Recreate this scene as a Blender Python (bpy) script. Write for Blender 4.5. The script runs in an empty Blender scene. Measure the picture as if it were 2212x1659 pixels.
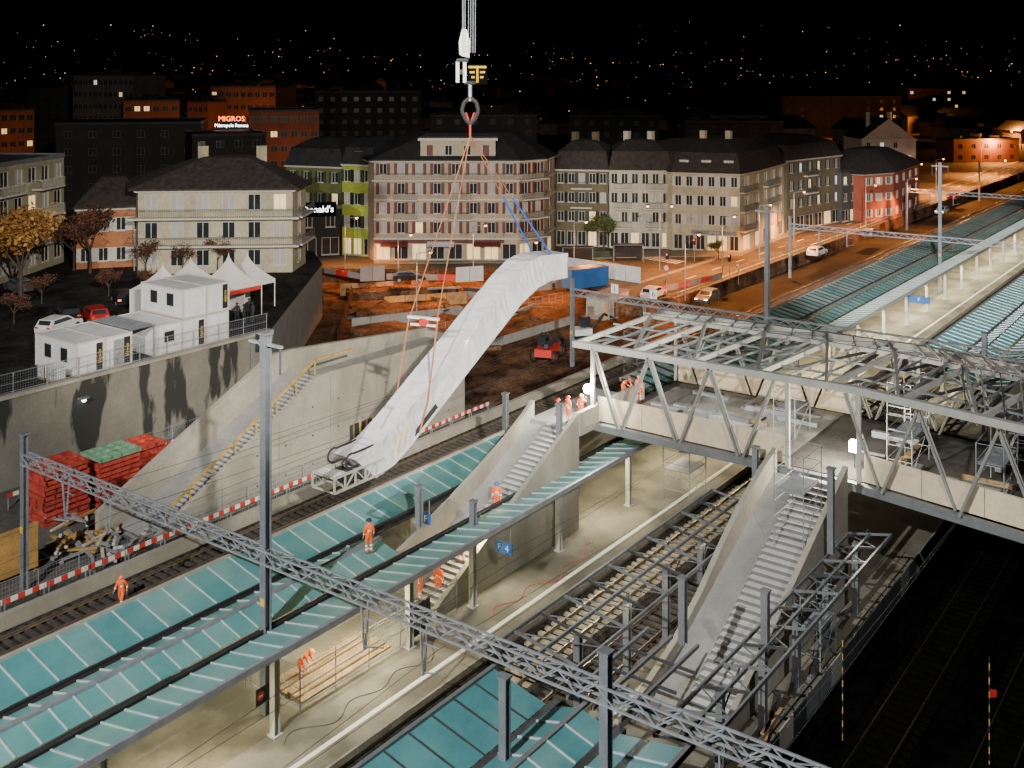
import bpy, bmesh, math, random
from mathutils import Vector, Matrix, noise
random.seed(11)
R=math.radians
TH=R(36.4); ct,st=math.cos(TH),math.sin(TH)
FL=2294.; HZ=157.; CXP=1106.; CH=30.
def CF(d,r): return (ct*d+st*r, st*d-ct*r)
def W(px,py,z=0.):
    d=FL*(CH-z)/(py-HZ); return CF(d,(px-CXP)*d/FL)
scene=bpy.context.scene
COL=scene.collection
wd=bpy.data.worlds.new("World"); scene.world=wd; wd.use_nodes=True

# ---------------------------------------------------------------- materials
def M(name,col,rough=.75,metal=0.,var=.18,scale=.6,bump=0.,bscale=12.,emit=0.,ecol=None,fine=True,spec=None):
    m=bpy.data.materials.new(name); m.use_nodes=True
    n=m.node_tree.nodes; l=m.node_tree.links; b=n['Principled BSDF']
    b.inputs['Roughness'].default_value=rough; b.inputs['Metallic'].default_value=metal
    if spec is not None: b.inputs['Specular IOR Level'].default_value=spec
    g=n.new('ShaderNodeNewGeometry')
    a=n.new('ShaderNodeTexNoise'); a.inputs['Scale'].default_value=scale; a.inputs['Detail'].default_value=6
    a.inputs['Roughness'].default_value=.65
    l.new(g.outputs['Position'],a.inputs['Vector'])
    mr=n.new('ShaderNodeMapRange'); mr.inputs['From Min'].default_value=.3; mr.inputs['From Max'].default_value=.7
    mr.inputs['To Min'].default_value=1-var*1.6; mr.inputs['To Max'].default_value=1+var
    l.new(a.outputs['Fac'],mr.inputs['Value'])
    mx=n.new('ShaderNodeMixRGB'); mx.blend_type='MULTIPLY'; mx.inputs['Fac'].default_value=1
    mx.inputs['Color1'].default_value=(*col,1); l.new(mr.outputs['Result'],mx.inputs['Color2'])
    out=mx.outputs['Color']
    if fine:
        a2=n.new('ShaderNodeTexNoise'); a2.inputs['Scale'].default_value=scale*9; a2.inputs['Detail'].default_value=3
        l.new(g.outputs['Position'],a2.inputs['Vector'])
        mr2=n.new('ShaderNodeMapRange'); mr2.inputs['From Min'].default_value=.3; mr2.inputs['From Max'].default_value=.7
        mr2.inputs['To Min'].default_value=1-var*.8; mr2.inputs['To Max'].default_value=1+var*.5
        l.new(a2.outputs['Fac'],mr2.inputs['Value'])
        mx2=n.new('ShaderNodeMixRGB'); mx2.blend_type='MULTIPLY'; mx2.inputs['Fac'].default_value=1
        l.new(out,mx2.inputs['Color1']); l.new(mr2.outputs['Result'],mx2.inputs['Color2']); out=mx2.outputs['Color']
    l.new(out,b.inputs['Base Color'])
    if bump:
        t=n.new('ShaderNodeTexNoise'); t.inputs['Scale'].default_value=bscale; t.inputs['Detail'].default_value=4
        l.new(g.outputs['Position'],t.inputs['Vector'])
        bp=n.new('ShaderNodeBump'); bp.inputs['Strength'].default_value=bump; bp.inputs['Distance'].default_value=.1
        l.new(t.outputs['Fac'],bp.inputs['Height']); l.new(bp.outputs['Normal'],b.inputs['Normal'])
    if emit:
        b.inputs['Emission Color'].default_value=(*(ecol or col),1); b.inputs['Emission Strength'].default_value=emit
        m.cycles.emission_sampling='NONE'
    return m
def stained(name,col,dark,sc=(.35,.35,.12),lo=.5,hi=.58):
    m=M(name,col,.85,0,.12,.5,.12,8)
    n=m.node_tree.nodes; l=m.node_tree.links; b=n['Principled BSDF']
    src=b.inputs['Base Color'].links[0].from_socket
    g=n.new('ShaderNodeNewGeometry'); mp=n.new('ShaderNodeMapping'); mp.inputs['Scale'].default_value=sc
    l.new(g.outputs['Position'],mp.inputs['Vector'])
    t=n.new('ShaderNodeTexNoise'); t.inputs['Scale'].default_value=1.; t.inputs['Detail'].default_value=5; l.new(mp.outputs[0],t.inputs['Vector'])
    r=n.new('ShaderNodeMapRange'); r.inputs['From Min'].default_value=lo; r.inputs['From Max'].default_value=hi; l.new(t.outputs['Fac'],r.inputs['Value'])
    x=n.new('ShaderNodeMixRGB'); l.new(r.outputs['Result'],x.inputs['Fac']); l.new(src,x.inputs['Color1']); x.inputs['Color2'].default_value=(*dark,1)
    l.new(x.outputs['Color'],b.inputs['Base Color']); return m
def glassroof(name,col,stain):
    m=stained(name,col,stain,(.3,.5,.5),.42,.75)
    n=m.node_tree.nodes; l=m.node_tree.links; b=n['Principled BSDF']; b.inputs['Roughness'].default_value=.22
    tr=n.new('ShaderNodeBsdfTranslucent'); tr.inputs['Color'].default_value=(.4,.8,.75,1)
    ms=n.new('ShaderNodeMixShader'); ms.inputs['Fac'].default_value=.28
    l.new(b.outputs[0],ms.inputs[1]); l.new(tr.outputs[0],ms.inputs[2]); l.new(ms.outputs[0],n['Material Output'].inputs['Surface'])
    return m
m_ground=M('ground_dirt',(.028,.026,.024),.9,0,.35,.15,.3,3,spec=.1)
m_yard=M('unlit_dark_yard',(.003,.003,.0035),.95,0,.5,.4,.3,3,spec=0)  # near black, the yard's lack of light is put into the colour
m_ballast=M('ballast',(.055,.048,.04),.9,0,.55,2.2,.8,9,spec=.1)
m_access=M('grey_site_dirt',(.10,.095,.085),.9,0,.4,.3,.4,4)
m_terr=M('dark_terrace',(.03,.029,.027),.9,0,.5,.3,.3,4,spec=.1)
m_soil=M('red_brown_soil',(.135,.075,.045),.95,0,.65,.3,1.,1.6,spec=.1)
m_asph=M('asphalt',(.085,.075,.066),.8,0,.35,.25,.15,10)
m_plat=stained('platform_asphalt',(.205,.19,.145),(.10,.092,.07),(.3,.3,.3),.46,.60)
m_platwall=M('platform_edge_concrete',(.25,.235,.19),.85,0,.25,1.2,.2)
m_white=M('white_paint',(.78,.78,.72),.6,0,.12,1.)
m_conc=stained('pale_concrete',(.36,.335,.28),(.225,.21,.17),(.3,.3,.09),.48,.72)
m_conc2=M('grey_concrete',(.27,.265,.255),.8,0,.12,.6,.05)
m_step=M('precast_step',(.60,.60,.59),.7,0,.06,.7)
m_riser=M('shaded_riser_and_joint',(.15,.15,.15),.8,0,.06,.7)  # risers darker than the treads, step shade put into the colour
m_wallst=stained('stained_retaining_concrete',(.20,.19,.155),(.03,.029,.027),(.5,.5,.13),.54,.585)
m_galv=M('galvanised_steel',(.36,.39,.43),.45,.4,.15,1.2)
m_mast=M('dark_grey_mast_steel',(.22,.24,.27),.45,.3,.15,1.2)
m_lsteel=M('pale_painted_steel',(.44,.44,.39),.5,.1,.12,1.)
m_bst=M('grey_green_bridge_steel',(.225,.235,.22),.5,.1,.15,1.)
m_bst2=M('lit_bridge_steel',(.38,.385,.36),.5,.1,.12,1.)  # paler copy of the bridge steel, lit look put into its colour
m_dsteel=M('dark_steel',(.075,.08,.085),.5,.4,.2,1.)
m_gsteel=M('grey_painted_steel',(.17,.185,.195),.5,.15,.15,1.)
m_black=M('black_rubber',(.02,.02,.02),.6,0,.1)
m_rail=M('rail_steel',(.30,.24,.18),.35,.7,.2,2.)
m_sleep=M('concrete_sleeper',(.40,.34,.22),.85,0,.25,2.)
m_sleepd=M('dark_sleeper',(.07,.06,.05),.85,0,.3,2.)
m_sleepk=M('unlit_sleeper',(.004,.0037,.0033),.95,0,.3,2.,spec=0)  # sleeper darkened in its colour where no light falls on the yard
m_railk=M('unlit_rail',(.012,.010,.009),.8,0,.2,2.,spec=.1)  # rail darkened the same way, missing light put into the colour
m_glass=glassroof('teal_roof_glass',(.10,.34,.385),(.19,.43,.44))
m_glass2=glassroof('worn_teal_roof_glass',(.155,.40,.435),(.27,.48,.46))
m_glassd=glassroof('pale_roof_glass',(.46,.56,.58),(.36,.48,.50))
m_glassw=glassroof('white_roof_sheet',(.78,.80,.80),(.66,.70,.70))
m_bar=M('pale_glazing_bar',(.50,.58,.58),.5,.1,.1)
m_wood=M('pale_timber_panel',(.64,.54,.38),.7,0,.12,.5)
m_woodd=M('rough_timber',(.33,.22,.11),.85,0,.3,1.5)
m_ochre=M('ochre_shuttering',(.42,.24,.07),.8,0,.25,.8)
m_wrap=M('white_plastic_wrap',(.62,.635,.665),.3,0,.06,1.,.5,2.2)
m_red=M('red_formwork',(.50,.065,.045),.6,0,.35,1.)
m_green=M('green_formwork',(.20,.36,.24),.6,0,.25,1.)
m_redw=M('red_paint',(.62,.04,.03),.5,0,.1)
m_orange=M('glowing_orange_workwear',(.95,.16,.03),.75,0,.1,6,emit=.06)  # cloth given a faint glow of its own
m_refl=M('glowing_reflective_band',(.85,.85,.8),.4,0,.05,emit=.15)  # band glows by itself to imitate returned light
m_skin=M('skin',(.5,.3,.22),.6,0,.05)
m_cloth=M('dark_clothing',(.03,.03,.04),.85,0,.15,3)
m_yel=M('yellow_paint',(.70,.48,.05),.55,0,.12)
m_yeld=M('worn_yellow_rail',(.50,.34,.08),.7,0,.3,2)
m_blue=M('blue_paint',(.03,.13,.38),.5,0,.12)
m_bluer=M('blue_strap',(.02,.10,.42),.6,0,.1)
m_whitec=M('white_container_panel',(.70,.71,.72),.5,0,.1,.7)
m_tent=M('white_tent_fabric',(.72,.71,.68),.6,0,.06)
m_orop=M('orange_brown_sling',(.36,.13,.06),.7,0,.2)
m_win=M('dark_window_glass',(.025,.03,.035),.12,0,.2)
m_winl=M('warm_lit_window',(.9,.7,.35),.4,emit=.9,ecol=(1,.72,.32))
m_winc=M('cold_lit_window',(.8,.85,.9),.4,emit=.8,ecol=(.8,.9,1))
m_blind=M('pale_blind',(.40,.39,.37),.7,0,.1)
m_frame=M('white_window_frame',(.55,.53,.47),.5,0,.05)
m_framed=M('dim_window_frame',(.10,.095,.09),.6,0,.05)
m_shred=M('dark_red_shutter',(.13,.035,.03),.6,0,.15,2)
m_shdark=M('dark_green_shutter',(.04,.05,.045),.6,0,.15,2)
m_tile=M('dark_roof_tile',(.04,.03,.027),.85,0,.4,1.5,.5,6)
m_slate=M('slate_roof',(.020,.020,.023),.7,0,.35,1.2,.3,6)
m_hill=M('dark_hillside',(.014,.016,.013),.95,0,.5,.012)
m_house=M('dim_house_plaster',(.20,.16,.13),.9,0,.3,.05)
m_lampo=M('sodium_lamp_glow',(1,.5,.15),.4,emit=12,ecol=(1,.36,.07))
m_lampt=M('distant_sodium_glow',(1,.5,.15),.4,emit=7,ecol=(1,.36,.07))
m_lampf=M('faint_warm_glow',(1,.5,.15),.4,emit=1.8,ecol=(1,.5,.2))
m_lampw=M('white_lamp_glow',(1,1,1),.4,emit=6,ecol=(1,.92,.75))
m_lampc=M('cool_lamp_glow',(1,1,1),.4,emit=6,ecol=(.85,.95,1))
m_lampr=M('red_lamp_glow',(1,.1,.05),.4,emit=5,ecol=(1,.05,.03))
m_rim=M('wheel_rim',(.4,.4,.42),.35,.7,.1)
m_bark=M('bark',(.07,.05,.035),.9,0,.3,3)
def PL(name,c,**k): return M(name,c,.9,0,.17,.3,.1,6,**k)

# ---------------------------------------------------------------- mesh builder
class MB:
    def __init__(s): s.v=[];s.f=[];s.m=[]
    def face(s,pts,m=0):
        n=len(s.v); s.v+=[tuple(p) for p in pts]; s.f.append(tuple(range(n,n+len(pts)))); s.m.append(m)
    def hexa(s,p,m=0):
        for q in ((0,3,2,1),(4,5,6,7),(0,1,5,4),(1,2,6,5),(2,3,7,6),(3,0,4,7)): s.face([p[i] for i in q],m)
        return s
    def box(s,x0,x1,y0,y1,z0,z1,m=0):
        return s.hexa([(x0,y0,z0),(x1,y0,z0),(x1,y1,z0),(x0,y1,z0),(x0,y0,z1),(x1,y0,z1),(x1,y1,z1),(x0,y1,z1)],m)
    def bar(s,p,q,w=.1,h=None,m=0):
        p=Vector(p);q=Vector(q);h=h or w;d=(q-p)
        if d.length<1e-6: return s
        d.normalize(); up=Vector((0,0,1)) if abs(d.z)<.98 else Vector((1,0,0))
        a=d.cross(up).normalized()*w/2; b=a.cross(d).normalized()*h/2
        return s.hexa([p-a-b,p+a-b,p+a+b,p-a+b,q-a-b,q+a-b,q+a+b,q-a+b],m)
    def tube(s,p,q,r,r2=None,n=8,m=0,cap=True):
        p=Vector(p);q=Vector(q);r2=r if r2 is None else r2;d=(q-p).normalized()
        up=Vector((0,0,1)) if abs(d.z)<.98 else Vector((1,0,0))
        a=d.cross(up).normalized(); b=a.cross(d)
        A=[p+(a*math.cos(6.2832*i/n)+b*math.sin(6.2832*i/n))*r for i in range(n)]
        B=[q+(a*math.cos(6.2832*i/n)+b*math.sin(6.2832*i/n))*r2 for i in range(n)]
        for i in range(n): s.face([A[i],A[(i+1)%n],B[(i+1)%n],B[i]],m)
        if cap: s.face(A[::-1],m); s.face(B,m)
        return s
    def path(s,pts,r,n=6,m=0):
        for a,b in zip(pts,pts[1:]): s.tube(a,b,r,r,n,m)
        return s
    def prism(s,P,z0,z1,m=0,mt=None):
        k=len(P)
        for i in range(k):
            a,b=P[i],P[(i+1)%k]; s.face([(*a,z0),(*b,z0),(*b,z1),(*a,z1)],m)
        s.face([(*p,z1) for p in P],m if mt is None else mt); s.face([(*p,z0) for p in P[::-1]],m); return s
    def pxz(s,P,y0,y1,m=0):
        k=len(P)
        for i in range(k):
            a,b=P[i],P[(i+1)%k]; s.face([(a[0],y0,a[1]),(b[0],y0,b[1]),(b[0],y1,b[1]),(a[0],y1,a[1])],m)
        s.face([(p[0],y0,p[1]) for p in P],m); s.face([(p[0],y1,p[1]) for p in P[::-1]],m); return s
    def ball(s,c,r,n=8,k=5,m=0,sx=1,sy=1,sz=1,lo=-90):
        rows=[]
        for j in range(k+1):
            t=R(lo+(90-lo)*j/k); rows.append([(c[0]+sx*r*math.cos(t)*math.cos(6.2832*i/n),c[1]+sy*r*math.cos(t)*math.sin(6.2832*i/n),c[2]+sz*r*math.sin(t)) for i in range(n)])
        for j in range(k):
            for i in range(n):
                q=[rows[j][i],rows[j][(i+1)%n],rows[j+1][(i+1)%n],rows[j+1][i]]
                if j==k-1: q=[q[0],q[1],rows[k][0]]
                elif j==0 and lo==-90: q=[rows[0][0],q[2],q[3]]
                s.face(q,m)
        return s
    def mesh(s,name,mats,off=(0,0,0),smooth=False):
        me=bpy.data.meshes.new(name)
        me.from_pydata([(x-off[0],y-off[1],z-off[2]) for x,y,z in s.v],[],s.f)
        if not isinstance(mats,(list,tuple)): mats=[mats]
        for m in mats: me.materials.append(m)
        me.polygons.foreach_set('material_index',s.m)
        if smooth: me.polygons.foreach_set('use_smooth',[True]*len(s.f))
        me.update(); return me
    def build(s,name,mats,parent=None,world=True,smooth=False,off=None):
        o0=(0,0,0)
        if parent is not None and world:
            o0=Vector((0,0,0)); p=parent
            while p is not None: o0=o0+p.location; p=p.parent
        if off is not None: o0=(0,0,0)
        o=bpy.data.objects.new(name,s.mesh(name,mats,o0,smooth)); COL.objects.link(o)
        if parent is not None: o.parent=parent
        elif off is not None: o.location=off
        return o
def tag(o,label=None,cat=None,group=None,kind=None):
    if label: o['label']=label
    if cat: o['category']=cat
    if group: o['group']=group
    if kind: o['kind']=kind
    return o
def struct(o): o['kind']='structure'; return o
def thing(name,label,cat,loc=(0,0,0),rz=0,group=None):
    o=bpy.data.objects.new(name,None); COL.objects.link(o); o.location=loc; o.rotation_euler=(0,0,rz)
    o.empty_display_size=.2
    return tag(o,label,cat,group)
def inst(name,me,parent,loc=(0,0,0),rz=0):
    o=bpy.data.objects.new(name,me); COL.objects.link(o); o.parent=parent; o.location=loc; o.rotation_euler=(0,0,rz); return o
def dup(o,loc=None,rz=None,label=None,group=None,parent=None):
    c=o.copy(); COL.objects.link(c)
    if parent is not None: c.parent=parent
    if loc is not None: c.location=loc
    if rz is not None: c.rotation_euler=(0,0,rz)
    if label: c['label']=label
    if group: c['group']=group
    for ch in list(o.children): dup(ch,parent=c)
    return c
def text(s,size,mat,parent,loc,rot,ext=.02,name='lettering',align='CENTER'):
    cu=bpy.data.curves.new('t','FONT'); cu.body=s; cu.size=size; cu.extrude=ext; cu.align_x=align; cu.align_y='CENTER'; cu.resolution_u=2
    o=bpy.data.objects.new('t',cu); COL.objects.link(o)
    dg=bpy.context.evaluated_depsgraph_get(); me=bpy.data.meshes.new_from_object(o.evaluated_get(dg))
    bpy.data.objects.remove(o); me.materials.clear(); me.materials.append(mat)
    t=bpy.data.objects.new(name,me); COL.objects.link(t); t.parent=parent; t.location=loc; t.rotation_euler=rot; return t

# ---------------------------------------------------------------- people (skin meshes)
def base_pose():
    J=dict(pelvis=(0,0,.96),spine=(0,0,1.16),chest=(0,0,1.36),neck=(.01,0,1.52),head=(.03,0,1.62),top=(.02,0,1.73))
    for s,q in (('L',1),('R',-1)):
        J['sh'+s]=(0,.18*q,1.42);J['el'+s]=(-.02,.25*q,1.14);J['wr'+s]=(.08,.26*q,.92);J['ha'+s]=(.11,.26*q,.84)
        J['hip'+s]=(0,.10*q,.90);J['kn'+s]=(.03,.12*q,.50);J['an'+s]=(-.02,.13*q,.09);J['to'+s]=(.16,.15*q,.045)
    return J
def mkperson(name,J):
    V=[];E=[];RR=[];BM=[];idx={}
    def add(k,r): idx[k]=len(V);V.append(J[k]);RR.append(r)
    rad=dict(pelvis=.15,spine=.14,chest=.155,neck=.06,head=.105,top=.075)
    for k in rad: add(k,rad[k])
    for s in 'LR':
        for k,r in (('sh',.085),('el',.062),('wr',.042),('ha',.036),('hip',.11),('kn',.075),('an',.058),('to',.05)): add(k+s,r)
    def e(a,b,m): E.append((idx[a],idx[b])); BM.append(m)
    e('pelvis','spine',0);e('spine','chest',4);e('chest','neck',0);e('neck','head',2);e('head','top',2)
    for s in 'LR':
        e('chest','sh'+s,0);e('sh'+s,'el'+s,0);e('el'+s,'wr'+s,5);e('wr'+s,'ha'+s,2)
        e('pelvis','hip'+s,0);e('hip'+s,'kn'+s,0);e('kn'+s,'an'+s,6);e('an'+s,'to'+s,3)
        h=Vector(J['ha'+s]);d=(h-Vector(J['wr'+s])).normalized();sd=d.cross(Vector((0,1,0)))
        sd=sd.normalized() if sd.length>.1 else Vector((1,0,0))
        inw=d.cross(sd).normalized()*(-1 if s=='L' else 1)
        for k,(o,L) in enumerate(((-.03,.065),(-.01,.078),(.01,.073),(.03,.058),(.045,.045))):
            p1=h+sd*o*.9+d*(.03 if k<4 else -.01)+(sd*.02 if k==4 else sd*0); p2=p1+d*L*.55+inw*.008; p3=p2+d*L*.4+inw*.028
            i0=len(V);V+= [tuple(p1),tuple(p2),tuple(p3)];RR+=[.011,.0095,.008]
            E+=[(idx['ha'+s],i0),(i0,i0+1),(i0+1,i0+2)];BM+=[2,2,2]
    hd=Vector(J['head']);i0=len(V);V.append(tuple(hd+Vector((.115,0,-.01))));RR.append(.018);E.append((idx['head'],i0));BM.append(2)
    me=bpy.data.meshes.new('p');me.from_pydata(V,E,[]);ob=bpy.data.objects.new('p',me);COL.objects.link(ob)
    ob.modifiers.new('s','SKIN');sk=me.skin_vertices[0].data
    for i,r in enumerate(RR): sk[i].radius=(r,r*1.0);sk[i].use_root=(i==0)
    for k in ('pelvis','spine','chest'): sk[idx[k]].radius=(rad[k]*1.15,rad[k]*.8)
    su=ob.modifiers.new('u','SUBSURF');su.levels=2;su.render_levels=2
    dg=bpy.context.evaluated_depsgraph_get();m2=bpy.data.meshes.new_from_object(ob.evaluated_get(dg));bpy.data.objects.remove(ob)
    m2.materials.clear()
    for m in (m_orange,m_refl,m_skin,m_black): m2.materials.append(m)
    VV=[Vector(v) for v in V]
    for p in m2.polygons:
        c=p.center;best=9;bi=0;bt=0
        for i,(a,b) in enumerate(E):
            ab=VV[b]-VV[a];t=max(0,min(1,(c-VV[a]).dot(ab)/max(ab.length_squared,1e-9)));dd=(VV[a]+ab*t-c).length
            if dd<best: best=dd;bi=i;bt=t
        k=BM[bi];mi=0
        if k in (2,3): mi=k
        elif k==4 and (bt<.3 or bt>.85): mi=1
        elif k==5 and .3<bt<.6: mi=1
        elif k==6 and (.1<bt<.3 or .5<bt<.7): mi=1
        p.material_index=mi;p.use_smooth=True
    hel=MB().ball((hd.x-.01,hd.y,hd.z+.04),.145,12,5,sz=1.0,lo=0)
    hel.tube((hd.x+.03,hd.y,hd.z+.035),(hd.x+.03,hd.y,hd.z+.05),.165,.155,12)
    return m2,hel,hd
POSES={}
J=base_pose();POSES['stand']=mkperson('stand',J)
J=base_pose();J.update(knL=(.22,.12,.53),anL=(.22,.13,.11),toL=(.4,.14,.09),knR=(-.05,-.12,.5),anR=(-.36,-.13,.16),toR=(-.22,-.14,.05),elL=(-.16,.25,1.18),wrL=(-.1,.27,.95),haL=(-.07,.27,.87),elR=(.13,-.25,1.17),wrR=(.3,-.25,1.03),haR=(.37,-.24,1.0));POSES['walk']=mkperson('walk',J)
J=base_pose();J.update(pelvis=(-.1,0,.9),spine=(.05,0,1.06),chest=(.24,0,1.2),neck=(.38,0,1.27),head=(.47,0,1.3),top=(.53,0,1.38),shL=(.27,.18,1.2),shR=(.27,-.18,1.2),elL=(.4,.24,.96),elR=(.36,-.24,.98),wrL=(.55,.16,.8),wrR=(.52,-.16,.9),haL=(.6,.14,.75),haR=(.58,-.12,.86),hipL=(-.1,.1,.85),hipR=(-.1,-.1,.85),knL=(.08,.14,.48),knR=(.0,-.14,.48));POSES['bend']=mkperson('bend',J)
J=base_pose();J.update(elL=(.08,.32,1.3),wrL=(.16,.3,1.55),haL=(.18,.28,1.63),elR=(.15,-.26,1.18),wrR=(.36,-.2,1.16),haR=(.44,-.18,1.17),anL=(.0,.2,.09),toL=(.17,.25,.045),anR=(-.02,-.2,.09),toR=(.14,-.24,.045));POSES['point']=mkperson('point',J)
DARKM={}
for k in POSES:
    m=POSES[k][0].copy();m.materials.clear()
    for q in (m_cloth,m_cloth,m_skin,m_black): m.materials.append(q)
    DARKM[k]=m
HC={'red':M('red_helmet',(.65,.05,.03),.35,0,.05),'blue':M('blue_helmet',(.03,.12,.6),.35,0,.05),'orange':M('orange_helmet',(.9,.2,.03),.35,0,.05),'dark':M('dark_cap',(.03,.03,.03),.6,0,.05),'white':m_white}
def person(pose,x,y,z,rz,helm,label,sc=1.03,dark=False):
    me,hel,hd=POSES[pose]
    if dark: me=DARKM[pose]
    o=bpy.data.objects.new('person',me);COL.objects.link(o);o.location=(x,y,z);o.rotation_euler=(0,0,rz);o.scale=(sc,)*3
    tag(o,label,'person')
    hel.build('cap' if dark else 'safety_helmet',HC[helm],o,world=False)
    for q in (-1,1): MB().ball((hd.x+.098,hd.y+.035*q,hd.z+.015),.011,6,4).build('eye',m_black,o,world=False)
    return o
def pw(pose,px,py,z,rz,helm,label,sc=1.03,dark=False):
    x,y=W(px,py,z); return person(pose,x,y,z,rz,helm,label,sc,dark)

# ---------------------------------------------------------------- terrain and ground
def sheet(name,pts,z,mat): 
    b=MB(); b.face([(*p,z) for p in pts]); return struct(b.build(name,mat))
sheet('ground',[(-600,-600),(5000,-600),(5000,5000),(-600,5000)],0,m_ground)
hb=MB(); ds=[420,520,640,800,1000,1250,1550,1900,2300,2800,3400,4200]; 
def hz(d,r): 
    return 1.2+2.3e-5*max(0,d-420)**2*(1+.35*noise.noise(Vector((d*.0011,r*.0009,1.3))))+ (6*noise.noise(Vector((d*.006,r*.006,0))) if d>600 else 0)
NR=40
for i in range(len(ds)-1):
    for j in range(NR):
        q=[]
        for d,k in ((ds[i],j),(ds[i],j+1),(ds[i+1],j+1),(ds[i+1],j)):
            r=(-.75+1.7*k/NR)*d; q.append((*CF(d,r),hz(d,r)))
        hb.face(q)
struct(hb.build('hills',m_hill,smooth=True))
slab=[W(692,580,2),W(1010,582,2),W(1228,590,2),W(1330,652,2),(119,61.8),(520,61.8),(520,330),(120,330),(20,330),(20,190),(95,150),(96,101)]
b=MB(); b.prism(slab,-.02,2.0,1,0); struct(b.build('street',[m_asph,m_soil]))
terr=[(-120,74.9),(64.5,74.9),(91,96),(97,104),(97,150),(60,230),(-120,230)]
b=MB(); b.prism(terr,-.02,6.5,1,0); struct(b.build('terrace',[m_terr,m_conc2]))
pv=[W(808,570,2),W(1200,568,2),W(1198,552,2),W(808,560,2)]
b=MB(); b.prism(pv,2.0,2.13); struct(b.build('pavement',m_platwall))
pv=[W(1230,560,2),W(1600,553,2),W(1720,503,2),W(1715,497,2),W(1600,540,2),W(1230,545,2)]
b=MB(); b.prism(pv,2.0,2.13); struct(b.build('pavement',m_platwall))
mk=MB()
for k in range(9):
    x,y=W(1385+9*k,558+1.5*k,2); mk.face([(x,y-.25,2.006),(x+3,y-.25,2.006),(x+3,y+.25,2.006),(x,y+.25,2.006)])
for k in range(40):
    mk.face([(130+8*k,66.4,2.006),(133+8*k,66.4,2.006),(133+8*k,66.6,2.006),(130+8*k,66.6,2.006)])
mk.face([(122,63.2,2.007),(500,63.2,2.007),(500,63.4,2.007),(122,63.4,2.007)])
struct(mk.build('road_markings',m_white))
mk=MB()
for k in range(8):
    x,y=W(1270+8*k,566+2.4*k,2); mk.face([(x,y-.25,2.008),(x+3.5,y-.25,2.008),(x+3.5,y+.25,2.008),(x,y+.25,2.008)])
struct(mk.build('road_markings',m_yel))
b=MB()
for k in range(28): b.box(124+11*k,134.7+11*k,69.6,70.4,2.0,2.14)
struct(b.build('kerb',m_platwall))
sheet('track_bed',[(-40,-6),(700,-6),(700,56),(-40,56)],.012,m_ballast)
sheet('unlit_yard_surface',[(-40,-60),(700,-60),(700,18.3),(-40,18.3)],.02,m_yard)  # near-black sheet, darkness of the unlit yard painted in
sheet('site_track',[(-40,57),(76,57),(76,74.8),(-40,74.8)],.016,m_access)
sheet('pit_floor',[(66,76),(76,58),(119,57),(119,61.7),W(1330,655,0),W(1228,596,0),W(692,586,0)],.02,m_soil)
b=MB()
for (px0,py0,px1,py1,h) in ((750,650,985,640,1.0),(770,690,960,676,.8),(1000,640,1200,625,.9),(800,735,900,715,.5)):
    a=Vector(W(px0,py0,0));c=Vector(W(px1,py1,0));n=Vector((-(c-a).y,(c-a).x)).normalized()*5
    b.prism([tuple(a),tuple(c),tuple(c+n),tuple(a+n)],.03,h)
struct(b.build('pit_terrace',m_soil))
b=MB()
for (px,py,rr_,h) in ((830,672,4,1.3),(960,700,5,1.2),(1080,660,4.5,1.5),(900,745,3.5,.9),(1040,725,3,.8),(1150,700,3,.9)):
    x,y=W(px,py,0);g=[]
    for i in range(9):
        row=[]
        for j in range(14):
            a=6.2832*j/14;f=i/8;r_=rr_*f*(1+.3*noise.noise(Vector((math.cos(a)*1.3+x,math.sin(a)*1.3,0))));row.append((x+r_*math.cos(a),y+r_*math.sin(a),.02+h*(1-f)**1.3*(1+.4*noise.noise(Vector((x+f*4,a,1))))))
        g.append(row)
    for i in range(8):
        for j in range(14): b.face([g[i][j],g[i][(j+1)%14],g[i+1][(j+1)%14],g[i+1][j]])
struct(b.build('spoil_heaps',m_soil))

# ---------------------------------------------------------------- tracks
slm={m.name:MB().box(-.13,.13,-1.3,1.3,0,.14).mesh('sleeper',m) for m in (m_sleep,m_sleepd,m_sleepk)}
def track(yc,label,xa,xb,na,sm,rm=None):
    t=thing('railway_track',label,'railway track',(xa,yc,.02),0)
    for s in (-.75,.75):
        b=MB(); b.box(0,xb-xa,s-.07,s+.07,.14,.17); b.box(0,xb-xa,s-.02,s+.02,.17,.26); b.box(0,xb-xa,s-.04,s+.04,.26,.31)
        b.build('rail',rm or m_rail,t,world=False)
    n0,n1=na
    for k in range(n0,n1): inst('sleeper',slm[sm.name],t,(k*.62,0,0))
    b=MB()
    for k in range(int((xb-xa)/.62)):
        if n0<=k<n1: continue
        b.box(k*.62-.13,k*.62+.13,-1.3,1.3,0,.14)
    o=b.build('sleepers',sm,t,world=False); o['kind']='stuff'
    return t
track(31.2,'track with pale concrete sleepers right beside the lit platform edge',5,420,(45,140),m_sleep)
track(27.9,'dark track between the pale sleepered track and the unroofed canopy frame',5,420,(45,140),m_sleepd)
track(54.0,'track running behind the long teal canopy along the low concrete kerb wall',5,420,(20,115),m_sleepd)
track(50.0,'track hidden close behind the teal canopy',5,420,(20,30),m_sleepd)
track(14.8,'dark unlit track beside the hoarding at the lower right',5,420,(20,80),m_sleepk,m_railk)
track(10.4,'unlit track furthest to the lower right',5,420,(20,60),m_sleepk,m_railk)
b=MB()
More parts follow.
